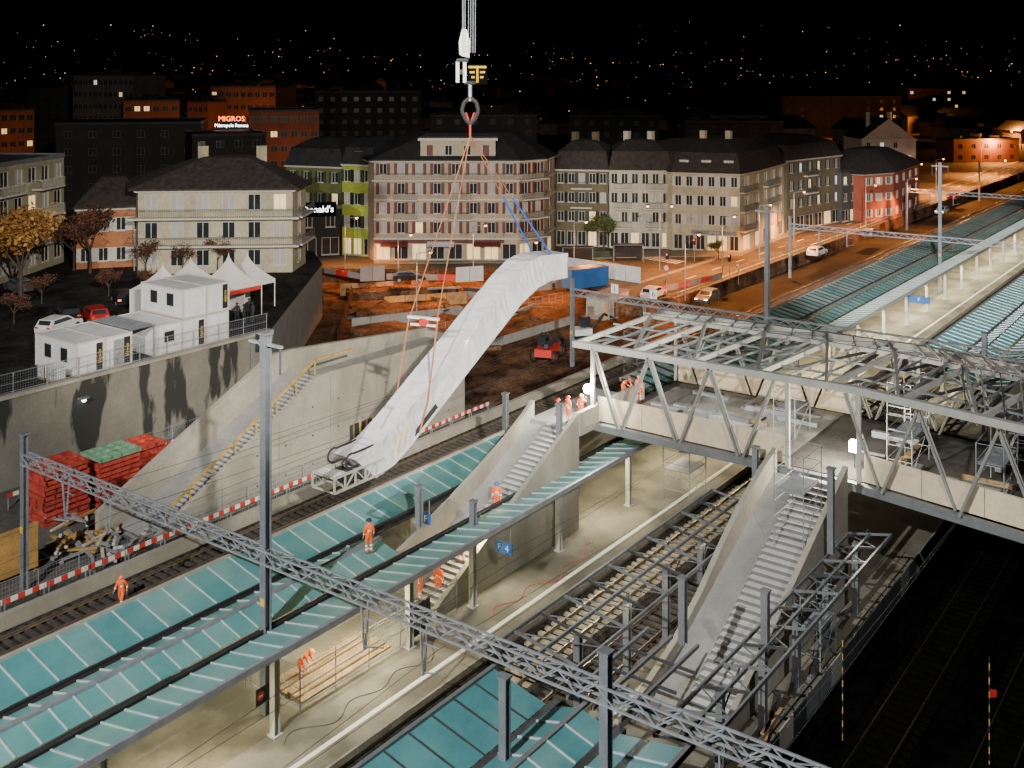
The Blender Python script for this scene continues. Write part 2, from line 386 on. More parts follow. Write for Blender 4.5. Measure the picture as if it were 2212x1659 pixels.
for k in range(160):
    x0=20+k*.6
    for j,(y0,y1,z0,z1) in enumerate(((29.0,29.45,.03,.34),(29.45,29.75,.34,.34),(29.75,30.1,.34,.03))):
        j0=.06*noise.noise(Vector((x0,y0,0)));j1=.06*noise.noise(Vector((x0+.6,y0,0)));b.face([(x0,y0,z0+j0),(x0+.6,y0,z0+j1),(x0+.6,y1,z1+j1),(x0,y1,z1+j0)])
struct(b.build('ballast_ridge',m_ballast))

# ---------------------------------------------------------------- platforms
def platform(y0,y1,line):
    b=MB(); b.box(0,420,y0,y1,.02,.6); struct(b.build('platform',m_plat))
    b=MB(); b.box(0,420,y0-.12,y0-.003,.3,.62); b.box(0,420,y1+.003,y1+.12,.3,.62); struct(b.build('platform_edge',m_platwall))
    b=MB(); b.face([(0,line-.13,.606),(420,line-.13,.606),(420,line+.13,.606),(0,line+.13,.606)]); struct(b.build('platform_line',m_white))
platform(33.0,47.0,34.1)
platform(18.6,26.3,25.2)
b=MB(); b.tube((27.6,35.6,.60),(27.6,35.6,.612),.42,n=20); tag(b.build('manhole_cover',m_platwall),'round manhole cover set in the lit platform near the bottom','manhole cover')
b=MB(); b.box(0,110,55.8,56.2,.02,.85); tag(b.build('kerb_wall',m_conc),'long low concrete kerb wall beyond the track behind the teal canopy','wall')
pts=[]
for k in range(40):
    x=45.5+.28*k;pts.append((x,34.9+.35*math.sin(k*.55)+.25*math.sin(k*.21),.63))
tag(MB().path(pts,.018,5).build('hose',m_redw),'thin red hose snaking along the lit platform','hose')
tag(MB().path([(p[0]-14,p[1]+.4+.3*math.cos(i*.3),.63) for i,p in enumerate(pts)],.014,5).build('cable',m_black),'black cable lying on the lit platform near the bottom','cable')

# ---------------------------------------------------------------- canopies
def strip(root,ya,za,yb,zb,xa,xb,gm,bm,pitch=1.25,barw=.06,name='roof_strip',g2=None):
    b=MB(); n=int((xb-xa)/pitch)
    for k in range(n):
        x0=xa+k*pitch;x1=x0+pitch;tw=random.uniform(-.015,.015)
        b.face([(x0,ya,za+tw),(x1,ya,za+tw),(x1,yb,zb-tw),(x0,yb,zb-tw)],2 if random.random()<.4 else 0)
        b.bar((x0,ya,za+.03),(x0,yb,zb+.03),barw,.06,1)
    return b.build(name,[gm,bm,g2 or gm],root)
def columns(root,xs,y,z1,m):
    for x in xs:
        c=MB(); c.box(x-.16,x-.12,y-.16,y+.16,.6,z1);c.box(x+.12,x+.16,y-.16,y+.16,.6,z1);c.box(x-.12,x+.12,y-.03,y+.03,.6,z1)
        o=c.build('column',m,root); MB().box(x-.26,x+.26,y-.26,y+.26,.602,.65).build('base_plate',m,o)
def beam(root,name,xa,xb,y,z,w,h,m): return MB().box(xa,xb,y-w/2,y+w/2,z-h/2,z+h/2).build(name,m,root)
c1=thing('platform_canopy','long teal glazed canopy over the lit platform in front of the bridge','canopy',(30,40,.6))
strip(c1,44.2,5.0,41.75,4.45,3,59.5,m_glass,m_bar,1.35,g2=m_glass2)
strip(c1,41.15,4.45,39.95,4.8,3,42,m_glass2,m_bar,1.05,g2=m_glass)
strip(c1,39.7,4.8,38.35,4.45,3,42,m_glass,m_bar,1.05,g2=m_glass2)
strip(c1,37.75,4.45,35.35,4.95,3,64.5,m_glass2,m_bar,1.05,g2=m_glass)
beam(c1,'eave_beam',3,59.5,44.3,4.98,.18,.28,m_lsteel);beam(c1,'eave_beam',3,64.5,35.25,4.93,.18,.3,m_galv)
beam(c1,'ridge_beam',3,42,39.82,4.86,.24,.16,m_galv);beam(c1,'gutter',3,59.5,41.45,4.3,.56,.2,m_black);beam(c1,'gutter',3,64.5,38.05,4.3,.56,.2,m_black)
beam(c1,'gutter_rail',3,59.5,41.55,4.5,.06,.1,m_dsteel);beam(c1,'gutter_rail',3,64.5,37.95,4.5,.06,.1,m_dsteel)
columns(c1,[14.7,23.2,31.7,40.6,45.8,54.3,62.8],36.45,4.55,m_lsteel); columns(c1,[14.7,23.2,31.7,40.6,49,57.5],43.6,4.6,m_lsteel)
c2=thing('platform_canopy','teal glazed canopy end at the bottom edge under the grey stub post','canopy',(30,23,.6))
strip(c2,27.0,5.0,24.4,4.45,3,36,m_glass,m_dsteel,1.35,.05);strip(c2,24.05,4.45,22.85,4.8,3,36,m_glass2,m_bar,g2=m_glass);strip(c2,22.7,4.8,21.4,4.45,3,36,m_glass,m_bar,g2=m_glass2);strip(c2,21.0,4.45,18.2,4.95,3,36,m_glass,m_bar)
beam(c2,'eave_beam',3,36,27.1,4.98,.18,.28,m_gsteel);beam(c2,'eave_beam',3,36,18.1,4.93,.18,.28,m_gsteel);beam(c2,'gutter',3,36,24.22,4.3,.34,.2,m_dsteel);beam(c2,'gutter',3,36,21.2,4.3,.4,.2,m_dsteel);beam(c2,'ridge_beam',3,36,22.78,4.83,.2,.14,m_gsteel)
columns(c2,[14.7,23.2,31.7],26.2,4.6,m_lsteel)
c3=thing('platform_canopy','pale ribbed canopy of the lit platform receding beyond the bridge','canopy',(100,40,.6))
strip(c3,44.2,5.0,41.5,4.45,75,330,m_glassd,m_dsteel,1.35,.3,g2=m_glass2);strip(c3,41.15,4.45,39.95,4.8,75,330,m_glassw,m_dsteel,1.25,.24);strip(c3,39.8,4.8,38.5,4.45,75,330,m_glass,m_dsteel,1.25,.2,g2=m_glass2);strip(c3,38.15,4.45,35.4,4.95,75,330,m_glassw,m_bar,1.25,.1)
beam(c3,'eave_beam',75,330,44.3,4.98,.18,.28,m_lsteel);beam(c3,'eave_beam',75,330,35.3,4.93,.18,.3,m_lsteel);beam(c3,'gutter',75,330,41.32,4.3,.34,.2,m_dsteel);beam(c3,'gutter',75,330,38.32,4.3,.34,.2,m_dsteel)
columns(c3,[76+8.5*k for k in range(20)],36.45,4.6,m_lsteel)
c4=thing('platform_canopy','teal glazed canopy piece beyond the bridge at the right edge','canopy',(110,23,.6))
strip(c4,27.0,5.0,24.4,4.45,100,300,m_glass,m_bar,1.35,g2=m_glass2);strip(c4,24.05,4.45,22.85,4.8,92,300,m_glass,m_bar);strip(c4,22.7,4.8,21.4,4.45,92,300,m_glass,m_bar);strip(c4,21.1,4.45,18.5,4.95,92,300,m_glass2,m_bar)
beam(c4,'eave_beam',92,300,27.1,4.98,.18,.28,m_gsteel);beam(c4,'gutter',92,300,24.22,4.3,.34,.2,m_dsteel);columns(c4,[94+8.5*k for k in range(14)],26.2,4.6,m_lsteel)
sf=thing('canopy_steel_frame','unroofed grey steel canopy frame around the right hand stair','canopy frame',(48,23,.6))
def framebay(root,xa,xb,yo,yi,st_=1.9,zz=0):
    ym=(yo+yi)/2
    for y,z in ((yo,4.95),(yi,4.45),(ym,4.7)):
        MB().box(xa,xb,y-.05,y+.05,z-.09+zz,z+.09+zz).build('purlin',m_gsteel,root)
    n=int((xb-xa)/st_)
    for k in range(n+1):
        x=xa+(xb-xa)*k/n; MB().bar((x,yo,4.96+zz),(x,yi,4.46+zz),.08,.12).build('rafter',m_gsteel if k%2 else m_dsteel,root)
        if k<n: MB().bar((x,yo,4.9+zz),(x+(xb-xa)/n,yi,4.42+zz),.045,.045).build('brace',m_gsteel,root)
framebay(sf,36.4,58.5,28.2,24.8); framebay(sf,36.2,58.5,17.6,19.9)
for y in (23.9,22.7,21.4): MB().box(36.2,43,y-.06,y+.06,4.4,4.56).build('purlin',m_gsteel,sf)
for x in (37.5,39.2,41): MB().bar((x,24.6,4.45),(x,20.5,4.45),.08,.12).build('rafter',m_dsteel,sf)
for x in (40.6,45,49,53,57.5): MB().bar((x,26.2,3.2),(x+2.0,26.2,4.5),.06).build('knee_brace',m_dsteel,sf);MB().bar((x,19.2,3.2),(x+2.0,19.2,4.5),.06).build('knee_brace',m_dsteel,sf)
columns(sf,[40.6,45,49,53,57.5],26.2,4.5,m_gsteel);columns(sf,[40.6,45,49,53,57.5],19.2,4.5,m_gsteel)
sf2=thing('canopy_steel_frame','unroofed steel canopy frame beyond the bridge at the right edge','canopy frame',(82,23,.6))
framebay(sf2,74,99,27,24.6);framebay(sf2,74,91,19.0,20.5)
def stub(px,py,zb,zt,label,dark=False):
    x,y=W(px,py,zb); t=thing('stub_post',label,'steel post',(x,y,zb));w=.16
    b=MB();b.box(-w,-w+.05,-w,w,0,zt-zb);b.box(w-.05,w,-w,w,0,zt-zb);b.box(-w+.05,w-.05,-.04,.04,0,zt-zb);b.build('shaft',m_gsteel if dark else m_mast,t,world=False)
    MB().box(-.21,.21,-.21,.21,zt-zb+.002,zt-zb+.09).build('cap',m_gsteel,t,world=False)
stub(1092,938,4.8,7.6,'grey steel stub post behind the stair at the far end of the rear teal strip')
stub(1208,1018,4.8,9.0,'tall grey steel stub post beside the top of the lit stair')
stub(905,1140,4.4,6.7,'short grey steel stub post left of the lit stair above the blue sign')
stub(1022,1142,4.4,5.9,'small grey steel stub post beside the worker half hidden on the stair')
stub(1632,1085,4.8,8.0,'pale steel stub post below the bridge timber panels')
stub(1475,1390,4.5,7.4,'grey steel stub post left of the lower right stair',True)
stub(1653,1400,4.5,7.0,'grey steel stub post at the foot of the right hand stair',True)
stub(1795,1195,4.8,9.2,'dark steel stub post right of the scaffolded stair',True)
stub(1090,1640,4.6,7.6,'grey steel stub post standing on the bottom teal canopy')

# ---------------------------------------------------------------- stairs
def stair(label,xa,xb,za,zb,yl,yc,yr,wall,n=34):
    t=thing('stair_flight',label,'stairs',(xa,yr,za))
    b=MB();dx=(xb-xa)/n;dz=(zb-za)/n
    for k in range(n):
        x=xa+k*dx;z=za+(k+1)*dz
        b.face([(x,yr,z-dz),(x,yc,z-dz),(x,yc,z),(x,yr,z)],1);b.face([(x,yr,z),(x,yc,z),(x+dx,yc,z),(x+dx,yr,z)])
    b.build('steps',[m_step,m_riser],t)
    b=MB();b.pxz([(xa,za),(xb,zb-.15),(xb,zb-.6),(xa+.6,za)],yc+.003,yl);b.build('escalator_channel',m_conc2,t)
    MB().pxz([(xa,za),(xb,zb),(xb,zb+.12),(xa,za+.12)],yc+.004,yc+.12).build('channel_kerb',m_conc2,t)
    b=MB();b.pxz([(xa-1,za),(xb,za),(xb,zb+1.1),(xa-1,za+1.1-.5)],yr-.3,yr-.003);b.build('side_wall',m_conc,t)
    b=MB();b.pxz([(wall[0][0],za),(wall[-1][0],za)]+wall[::-1],yl+.003,yl+.3);b.build('side_wall',m_conc,t)
    return t
stair('pale precast stair rising from the lit platform to the bridge',44.5,57.6,.6,7.0,40.9,39.5,37.4,[(39.5,1.5),(42,2.0),(45.4,3.0),(49.3,4.3),(52,5.3),(55,6.5),(57,7.5),(58,8.1)])
stair('pale precast stair at the right leading up to the bridge by the scaffold tower',44.0,58.6,.6,7.0,24.3,22.7,20.3,[(41,.9),(43.4,1.3),(46.5,2.2),(49.4,3.6),(52,5.2),(54,6.3),(57,7.5),(59,8.1)])
b=MB();b.box(57.6,66,37.0,41.0,6.6,6.995);tag(b.build('stair_landing',m_conc2),'concrete landing between the lit stair and the bridge end','landing')
b=MB();b.box(57.61,66,37.02,37.3,7,8.1);tag(b.build('landing_parapet',m_conc),'short pale parapet on the landing beside the bridge end','parapet')
t=thing('concrete_stair_shell','big unfinished pale concrete stair shell with yellow guard rail and wall openings','stair building',(56,60,0))
b=MB();xz=[(41,0.02),(72,.02),(72,7.2),(56.2,7.6),(55,7.5),(41,.5)];b.pxz(xz,58.2,58.6)
b.build('front_wall',m_conc,t)
b=MB()
for x in (46,51,56,61,66): b.box(x-.015,x+.015,58.193,58.199,.02,min(7.2,(x-41)*.5+.4))
b.box(50,72,58.193,58.199,3.6,3.63);b.build('panel_joints',m_riser,t)
for k in range(9):
    for j in range(3):
        x=49+2.6*k; z=1.2+j*2.1
        if z<(x-41)*.5-.6: MB().tube((x,58.195,z),(x,58.15,z),.06,n=6).build('tie_hole',m_dsteel,t)
MB().pxz([(39.5,.02),(72,.02),(72,7.2),(56,8.6),(54,8.6),(39.5,1.5)],62.4,62.8).build('rear_wall',m_conc,t)
MB().box(71.6,72,58.6,62.4,.02,7.1).build('end_wall',m_conc,t)
b=MB()
for k in range(42):
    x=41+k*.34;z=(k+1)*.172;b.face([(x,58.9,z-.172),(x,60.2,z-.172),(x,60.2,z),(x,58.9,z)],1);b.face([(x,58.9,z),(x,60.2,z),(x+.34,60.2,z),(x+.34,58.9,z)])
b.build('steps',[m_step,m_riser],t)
MB().pxz([(41,.03),(55.3,7.1),(55.3,6.5),(42,.03)],60.23,62.39).build('escalator_channel',m_conc2,t)
b=MB();b.box(55.3,71.6,58.6,62.4,6.2,6.5);b.build('upper_floor',m_conc2,t)
b=MB();b.bar((42,58.75,1.6),(55,58.75,8.6),.10,.16);b.bar((55,58.75,8.6),(59,58.75,8.6),.1,.14)
b.build('guard_rail',m_yeld,t)
for k in range(8):
    x=42+k*1.85; MB().bar((x,58.75,(x-42)*.54+.5),(x,58.75,(x-42)*.54+1.65),.09).build('guard_post',m_yeld,t)
b=MB();b.box(58,66.5,58.14,58.197,.4,3.0);b.build('wall_opening',m_dsteel,t)
for k in range(12): MB().box(58.3+.7*k,58.42+.7*k,58.05,58.13,.2,3.1).build('opening_prop',m_yel if k%2 else m_woodd,t)

# ---------------------------------------------------------------- bridge
br=thing('footbridge','wide steel truss footbridge under construction with bare roof frame and timber side panels','bridge',(60,25,0))
XN,XF=60.0,71.3; YL,YR_=37.3,-14
MB().box(XN-.1,XF+.1,YR_,YL,6.55,6.95).build('deck',M('dark_bridge_deck',(.06,.056,.05),.85,0,.4,.5),br)
b=MB();b.box(XN+.6,XF-.4,24.5,36.5,6.955,6.99);b.build('deck_covering',stained('pale_deck_sheet',(.36,.35,.32),(.16,.15,.135),(.3,.3,.3),.43,.58),br)
b=MB();b.box(61.5,64.5,31.5,35,6.995,7.01);b.build('red_marking',stained('red_white_sheet',(.55,.05,.04),(.7,.6,.55),(.8,.8,.8),.5,.52),br)
bend=lambda y: -0.19*max(0,20-y)*.9
def chord(z,w,h,x0,name,m,dz=0,yend=YL):
    b=MB();b.bar((x0,yend,z),(x0,20,z+dz),w,h);b.bar((x0,20,z+dz),(x0+bend(YR_),YR_,z+dz),w,h);return b.build(name,m,br)
chord(6.7,.4,.45,XN-.4,'lower_chord',m_gsteel);chord(11.9,.38,.42,XN-.4,'upper_chord',m_bst2,.25,38.8)
chord(6.7,.5,.5,XF,'lower_chord',m_gsteel);chord(11.9,.34,.38,XF,'upper_chord',m_bst,.2,38.8)
pn=4.2
for xx in (XN-.4,XF):
    for k in range(13):
        y=YL-k*pn
        for a,f in ((y,.45),(y-pn,.55)):
            yb=y-pn*(.5+(f-.5)*.8)
            if xx<61 and 19.8<yb<23.9: continue
            for o in (-.16,.16):
                MB().bar((xx+bend(a)+o,yb,6.95),(xx+bend(a)+o,a,11.9),.08,.14).build('truss_diagonal',m_bst if o<0 else m_bst2,br)
            MB().bar((xx+bend(a)-.16,(yb+a)/2,9.4),(xx+bend(a)+.16,(yb+a)/2,9.4),.08).build('batten',m_bst,br)
    for y in (37.3,23.9,19.7):
        MB().box(xx-.1+bend(y),xx+.1+bend(y),y-.12,y+.12,6.95,12).build('truss_post',m_bst2,br)
def panel(ya,yb,z0,z1):
    b=MB();b.hexa([(XN-.1+bend(ya),ya,z0),(XN+.05+bend(ya),ya,z0),(XN+.05+bend(yb),yb,z0),(XN-.1+bend(yb),yb,z0),(XN-.1+bend(ya),ya,z1),(XN+.05+bend(ya),ya,z1),(XN+.05+bend(yb),yb,z1),(XN-.1+bend(yb),yb,z1)]);b.build('timber_panel',m_wood,br)
for k in range(4): panel(37.1-3.3*k,33.83-3.3*k,7.0,8.6)
for k in range(9): panel(19.5-3.3*k,16.23-3.3*k,7.0,8.5)
b=MB();b.box(XF-.2,XF-.05,24,37,7,8.4);b.build('timber_panel',m_wood,br)
def rb(p,q,w=.14,h=.22,m=None): MB().bar(p,q,w,h).build('roof_beam',m or m_bst,br)
ZM=12.95;XM=65.6
for k in range(13):
    y=38.4-k*pn;o=bend(y);o2=bend(y-pn);ym=y-pn*.5;om=bend(ym)
    rb((XN-.4+o,y,12.05),(XM+om,ym,ZM),.18,.3,m_bst2);rb((XN-.4+o2,y-pn,12.05),(XM+om,ym,ZM),.18,.3,m_bst)
    rb((XF+o,y,12.05),(XM+om,ym,ZM),.18,.3,m_bst);rb((XF+o2,y-pn,12.05),(XM+om,ym,ZM),.18,.3,m_bst2)
    rb((XN-.4+o,y,11.95),(XF+o,y,11.95),.16,.24,m_bst if k%2 else m_dsteel)
    if k<12: rb((XM+om,ym,ZM),(XM+bend(ym-pn),ym-pn,ZM),.2,.26,m_bst)
    rb((XN-.4+o,y,11.9),(XF+o2,y-pn,11.85),.10,.16,m_dsteel);rb((XF+o,y,11.9),(XN-.4+o2,y-pn,11.85),.10,.16,m_bst)
# closely set rafters parallel to the folds on both slopes
for k in range(34):
    y=38-k*1.4;o=bend(y)
    if k%3==0: continue
    rb((XN-.4+o,y,12.18),(XM+o,y-2.1,ZM+.02),.06,.13,m_gsteel if k%2 else m_bst)
    rb((XF+o,y,12.18),(XM+o,y-2.1,ZM+.02),.06,.13,m_bst if k%2 else m_gsteel)
for xx,zz in ((61.5,12.25),(63.4,12.6),(67.6,12.6),(69.5,12.25)):
    b=MB();b.bar((xx,38,zz),(xx,20,zz),.08,.12);b.bar((xx,20,zz),(xx+bend(YR_),YR_,zz),.08,.12);b.build('roof_purlin',m_gsteel,br)
for k in range(32):
    y=20-k*.9;o=bend(y); rb((XF+o,y,12.35),(XM+o-.8,y-2.6-.04*k,ZM+.22),.06,.16,m_bst2 if k%3 else m_galv)
for k in range(22):
    y=18-k*1.05;o=bend(y); rb((XM+o-.8,y-1.6,ZM+.22),(XN+o,y-3.0+.06*k,12.32),.06,.16,m_dsteel if k%2 else m_bst)
def scaffold(x,y,z,w,d,h,label):
    t=thing('scaffold_tower',label,'scaffold',(x,y,z))
    for i in (0,1):
        for j in (0,1): MB().tube((i*w,j*d,0),(i*w,j*d,h),.03,n=6).build('upright',m_galv,t,world=False)
    n=max(2,int(h/.8))
    for k in range(1,n+1):
        zz=h*k/n-.05
        for a,bb in (((0,0),(w,0)),((0,d),(w,d)),((0,0),(0,d)),((w,0),(w,d))):
            MB().tube((*a,zz),(*bb,zz),.022,n=5).build('ledger',m_galv,t,world=False)
    MB().box(.05,w-.05,.05,d-.05,h*.6,h*.6+.05).build('platform_board',m_galv,t,world=False)
    MB().tube((0,0,.1),(w,0,h*.6),.022,n=5).build('brace',m_galv,t,world=False)
scaffold(53.5,20.6,4.9,2.6,1.6,5.0,'pale scaffold tower standing on the right hand stair')
scaffold(65,33,.6,2.5,2.0,3.6,'scaffold tower standing on the platform under the bridge')
scaffold(62,17.5,7,3.5,1.4,3.4,'scaffold on the bridge deck right of the stair opening')
scaffold(61.2,12.5,7,3.5,1.4,3.0,'second scaffold on the bridge deck, nearer the right edge')
scaffold(67,19,7,3.5,1.4,3.8,'scaffold at the back of the bridge deck near the right')
scaffold(66,12,7,3.5,1.4,3.8,'scaffold at the back of the bridge deck at the right edge')
scaffold(64,25.2,7,2.6,1.4,2.8,'scaffold on the bridge deck beside the pale sheet')
scaffold(80,45.6,.6,2.5,1.3,7,'scaffold tower beyond the bridge end at the track side')
scaffold(50.5,18.6,.6,2.2,1.0,3.6,'low scaffold standing right of the right hand stair under the steel frame')
rr=random.Random(5)
for k in range(48):
    x=rr.uniform(61,70);y=rr.choice((rr.uniform(6,23),rr.uniform(25,36)));L=rr.uniform(.5,3.2);w=rr.uniform(.1,.5)
    o=MB().box(-L/2,L/2,-w/2,w/2,0,rr.uniform(.05,.4)).build('building_material',rr.choice((m_woodd,m_gsteel,m_galv,m_black,m_conc2,m_conc2,m_redw if k%9==0 else m_dsteel)),off=(x+bend(y),y,7.01));o.rotation_euler=(0,0,rr.choice((0,R(90),rr.uniform(0,3.1))))
    tag(o,'board, bundle or crate left on the bridge deck under the roof frame','building material','building material on the bridge deck')
hd=thing('hoarding','long dark and white patched hoarding along the right hand platform edge','hoarding',(45,18.5,.6))
for k in range(44):
    x=20+k*1.6; MB().box(x,x+1.57,18.0,18.06,.3,1.4).build('board',[m_gsteel,m_conc2,m_dsteel,m_conc][random.choice((0,0,1,2,2,3))],hd)
for k in range(34):
    x=random.uniform(38,60);y=random.choice((random.uniform(18.9,19.8),random.uniform(24.8,26)));L=random.uniform(.8,2.6);a=random.uniform(-.3,.3)
    t=MB().box(-L/2,L/2,-.1,.1,0,.07).build('plank',random.choice((m_woodd,m_conc2,m_gsteel,m_dsteel,m_dsteel)),off=(x,y,.61+random.choice((0,.08,.16))));t.rotation_euler=(0,0,a)
    tag(t,'loose plank lying on the cluttered right hand platform under the steel frame','plank','loose planks on the right hand platform')

# ---------------------------------------------------------------- catenary portals
def portal(x,label,yl=58.8,yr=8.):
    t=thing('overhead_line_portal',label,'catenary portal',(x,38,0))
    z0,z1=7.55,8.15;b=MB();hw=.22
    for zz in (z0,z1):
        for xx in (x-hw,x+hw): b.bar((xx,yl,zz),(xx,yr,zz),.08)
    n=int((yl-yr)/.8)
    for k in range(n):
        ya=yl-(yl-yr)*k/n;yb=yl-(yl-yr)*(k+1)/n
        for xx in (x-hw,x+hw): b.bar((xx,ya,z0 if k%2 else z1),(xx,yb,z1 if k%2 else z0),.045)
        b.bar((x-hw,ya,z1),(x+hw,ya,z1),.045);b.bar((x-hw,ya,z0),(x+hw,ya,z0),.045)
        if k%2: b.bar((x-hw,ya,z1),(x+hw,yb,z1),.04)
    b.build('truss_beam',m_galv,t)
    def mast(y,zt,w):
        c=MB();c.box(x-w,x-w+.04,y-w,y+w,.3,zt);c.box(x+w-.04,x+w,y-w,y+w,.3,zt);c.box(x-w+.04,x+w-.04,y-.04,y+.04,.3,zt)
        m=c.build('mast',m_mast,t)
        MB().box(x-w-.06,x+w+.06,y-w-.06,y+w+.06,zt+.002,zt+.08).build('mast_cap',m_mast,m)
        MB().box(x-w-.015,x-w-.003,y-.14,y+.14,3.6 if y!=38 else 5.6,3.95 if y!=38 else 5.95).build('warning_plate',m_yel,m)
    mast(yl,9.2,.17);mast(38,18.0,.19);mast(19.8,9.3,.18)
    c=MB();c.box(x-.08,x+.08,38-1.1,38+1.1,17.5,17.62);c.build('cross_arm',m_galv,t)
    for q in (-1,1): MB().path([(x,38+q,17.5),(x,38+q,16.3)],.05).build('insulator',m_dsteel,t)
    for y in (54,50,31.2,27.9,14.8):
        c=MB();c.bar((x-.2,y+.5,7.5),(x-.05,y+.5,5.6),.07);c.bar((x+.2,y+.5,7.5),(x+.05,y+.5,5.6),.07);c.tube((x,y+.5,5.7),(x,y-.6,6.0),.035,n=6);c.tube((x,y+.5,6.9),(x,y-.3,6.9),.03,n=6)
        c.build('wire_support',m_galv,t)
    return t
portal(32.5,'long lattice overhead line portal crossing the foreground canopies')
portal(90,'lattice overhead line portal disappearing behind the bridge roof frame')
portal(147.5,'lattice overhead line portal crossing the pale ribbed canopy beyond the bridge')
portal(205,'lattice overhead line portal in the distance at the right edge, nearest of the far ones')
portal(262,'far lattice overhead line portal at the upper right, second of the far ones')
portal(322,'far lattice overhead line portal at the upper right, third of the far ones')
portal(380,'farthest lattice overhead line portal at the upper right')
for y in (54,50,31.2,27.9,14.8):
    b=MB();xs=[-5,32.5,90,147.5,205,262,322,380]
    for a,c in zip(xs,xs[1:]):
        b.tube((a,y-.3,6.0),(c,y-.3,6.0),.014,n=4)
        pts=[(a+(c-a)*k/8,y-.3,6.9-.75*math.sin(math.pi*k/8)) for k in range(9)];b.path(pts,.014,4)
    tag(b.build('overhead_wire',m_dsteel),{54:'overhead wire above the track behind the teal canopy',50:'overhead wire nearest behind the teal canopy',31.2:'overhead wire above the pale sleepered track',27.9:'overhead wire left of the right hand stair',14.8:'overhead wire above the dark lower right track'}[y],'overhead wire')
for px,nm,lb in ((1302,'1','small white board on the far portal beam, the left one nearer the mast'),(1380,'6','small white board on the far portal beam, the right one above the bridge')):
    y=57-(px-1240)*.055
    t=thing('track_number_board',lb,'sign',(89.6,y,8.4))
    MB().box(0,.04,-.4,.4,0,.9).build('board',m_white,t,world=False);text(nm,.8,m_black,t,(-.02,0,.45),(R(90),0,R(-90)),.01)

# ---------------------------------------------------------------- escalator and crane tackle
es=thing('wrapped_escalator','escalator wrapped in white plastic hanging in the air from the crane','escalator',(49,40,13))
top=[(39.5,9.95),(41.4,10.35),(42.8,11.05),(53.4,17.3),(54.9,18.0),(56.4,18.2),(59.4,17.95)]
bot=[(41.0,8.55),(42.5,8.85),(43.9,9.55),(54.1,15.45),(56.0,16.2),(57.4,16.4),(59.4,16.3)]
def lerp(P,u):
    i=min(int(u),len(P)-2);f=u-i;return (P[i][0]*(1-f)+P[i+1][0]*f,P[i][1]*(1-f)+P[i+1][1]*f)
sec=[];us=[];seg=[8,8,60,10,8,8]
for i,n in enumerate(seg): us+=[i+k/n for k in range(n)]
us.append(6)
ny,nz=8,10
for ui,u in enumerate(us):
    a=lerp(top,u);c=lerp(bot,u);ring=[];pts=[]
    for k in range(ny+1): pts.append((0,k/ny,'t'))
    for k in range(1,nz): pts.append((k/nz,1,'f'))
    for k in range(ny+1): pts.append((1,1-k/ny,'b'))
    for k in range(1,nz): pts.append((1-k/nz,0,'n'))
    for (v,wy,fc) in pts:
        x=a[0]*(1-v)+c[0]*v;z=a[1]*(1-v)+c[1]*v;y=39.15+wy*1.7
        n1=noise.noise(Vector((x*1.2,y*1.2,z*1.2)));n2=noise.noise(Vector((u*14,y*.6+v*.9,3)));n3=abs(noise.noise(Vector((u*26,v*1.4+y,7))))
        if fc=='t': z+=.03*n1+.06*n2*math.sin(math.pi*wy)-.06*n3
        elif fc=='n': y+=.05*math.sin(math.pi*v)+.03*n1+.06*n2+.06*n3
        elif fc=='f': y-=.05*math.sin(math.pi*v)+.03*n1
        else: z-=.04*abs(n1)
        if u<.35: x-=.10*abs(n2)*(1-u/.35)
        ring.append((x,y,z))
    sec.append(ring)
N=len(sec[0]);vv=[p for r in sec for p in r];me=bpy.data.meshes.new('plastic_wrap');ff=[]
for i in range(len(sec)-1):
    for j in range(N): ff.append((i*N+j,i*N+(j+1)%N,(i+1)*N+(j+1)%N,(i+1)*N+j))
ff.append(tuple(range(N)));ff.append(tuple((len(sec)-1)*N+j for j in range(N)))
L=es.location;me.from_pydata([(p[0]-L.x,p[1]-L.y,p[2]-L.z) for p in vv],[],ff);me.materials.append(m_wrap)
inst('plastic_wrap',me,es)
b=MB();x0=38.0
for y in (39.2,40.8):
    for z in (8.65,9.4): b.bar((x0,y,z),(41.6,y,z),.11)
    for k in range(5): b.bar((x0+.75*k,y,8.65),(x0+.75*k,y,9.4),.08)
    for k in range(4): b.bar((x0+.75*k,y,8.65 if k%2 else 9.4),(x0+.75+.75*k,y,9.4 if k%2 else 8.65),.06)
for k in range(4):
    b.bar((x0+1.0*k,39.2,8.65),(x0+1.0*k,40.8,8.65),.08)
    if k<3: b.bar((x0+.8*k,39.2,9.4),(x0+.8*k,40.8,9.4),.08)
b.build('truss_frame',m_lsteel,es)
MB().box(x0+.1,39.0,39.3,40.7,9.36,9.4).build('comb_plate',m_whitec,es)
MB().box(39.0,40.3,39.5,40.5,8.75,9.3).build('drive_unit',m_dsteel,es)
for y in (39.35,40.65):
    pts=[(39.7+.42*math.cos(w_)-.35,y,9.9+.38*math.sin(w_)) for w_ in [R(60+30*k) for k in range(8)]]
    MB().path([(41,y,10.25)]+pts+[(40.2,y,9.55)],.055,6).build('handrail',m_black,es)
for k in range(3):
    x=42.2+.5*k;z=9.3+.25*k;MB().bar((x,39.06,z),(x+.3,39.06,z+1.0),.05,.02).build('tape',m_yel,es)
MB().hexa([(44.0,39.03,9.95),(45.9,39.03,11.05),(45.9,39.09,11.05),(44.0,39.09,9.95),(44.1,39.03,10.3),(45.7,39.03,11.3),(45.7,39.09,11.3),(44.1,39.09,10.3)]).build('dark_pad',m_black,es)
HX,HY=50,40
hk=thing('crane_hook_block','crane hook block with pale sheave housing and black hook hanging at the top','crane hook',(HX,HY,28))
rt=Vector((st,-ct,0))
def ac(o): return (HX+rt.x*o,HY+rt.y*o)
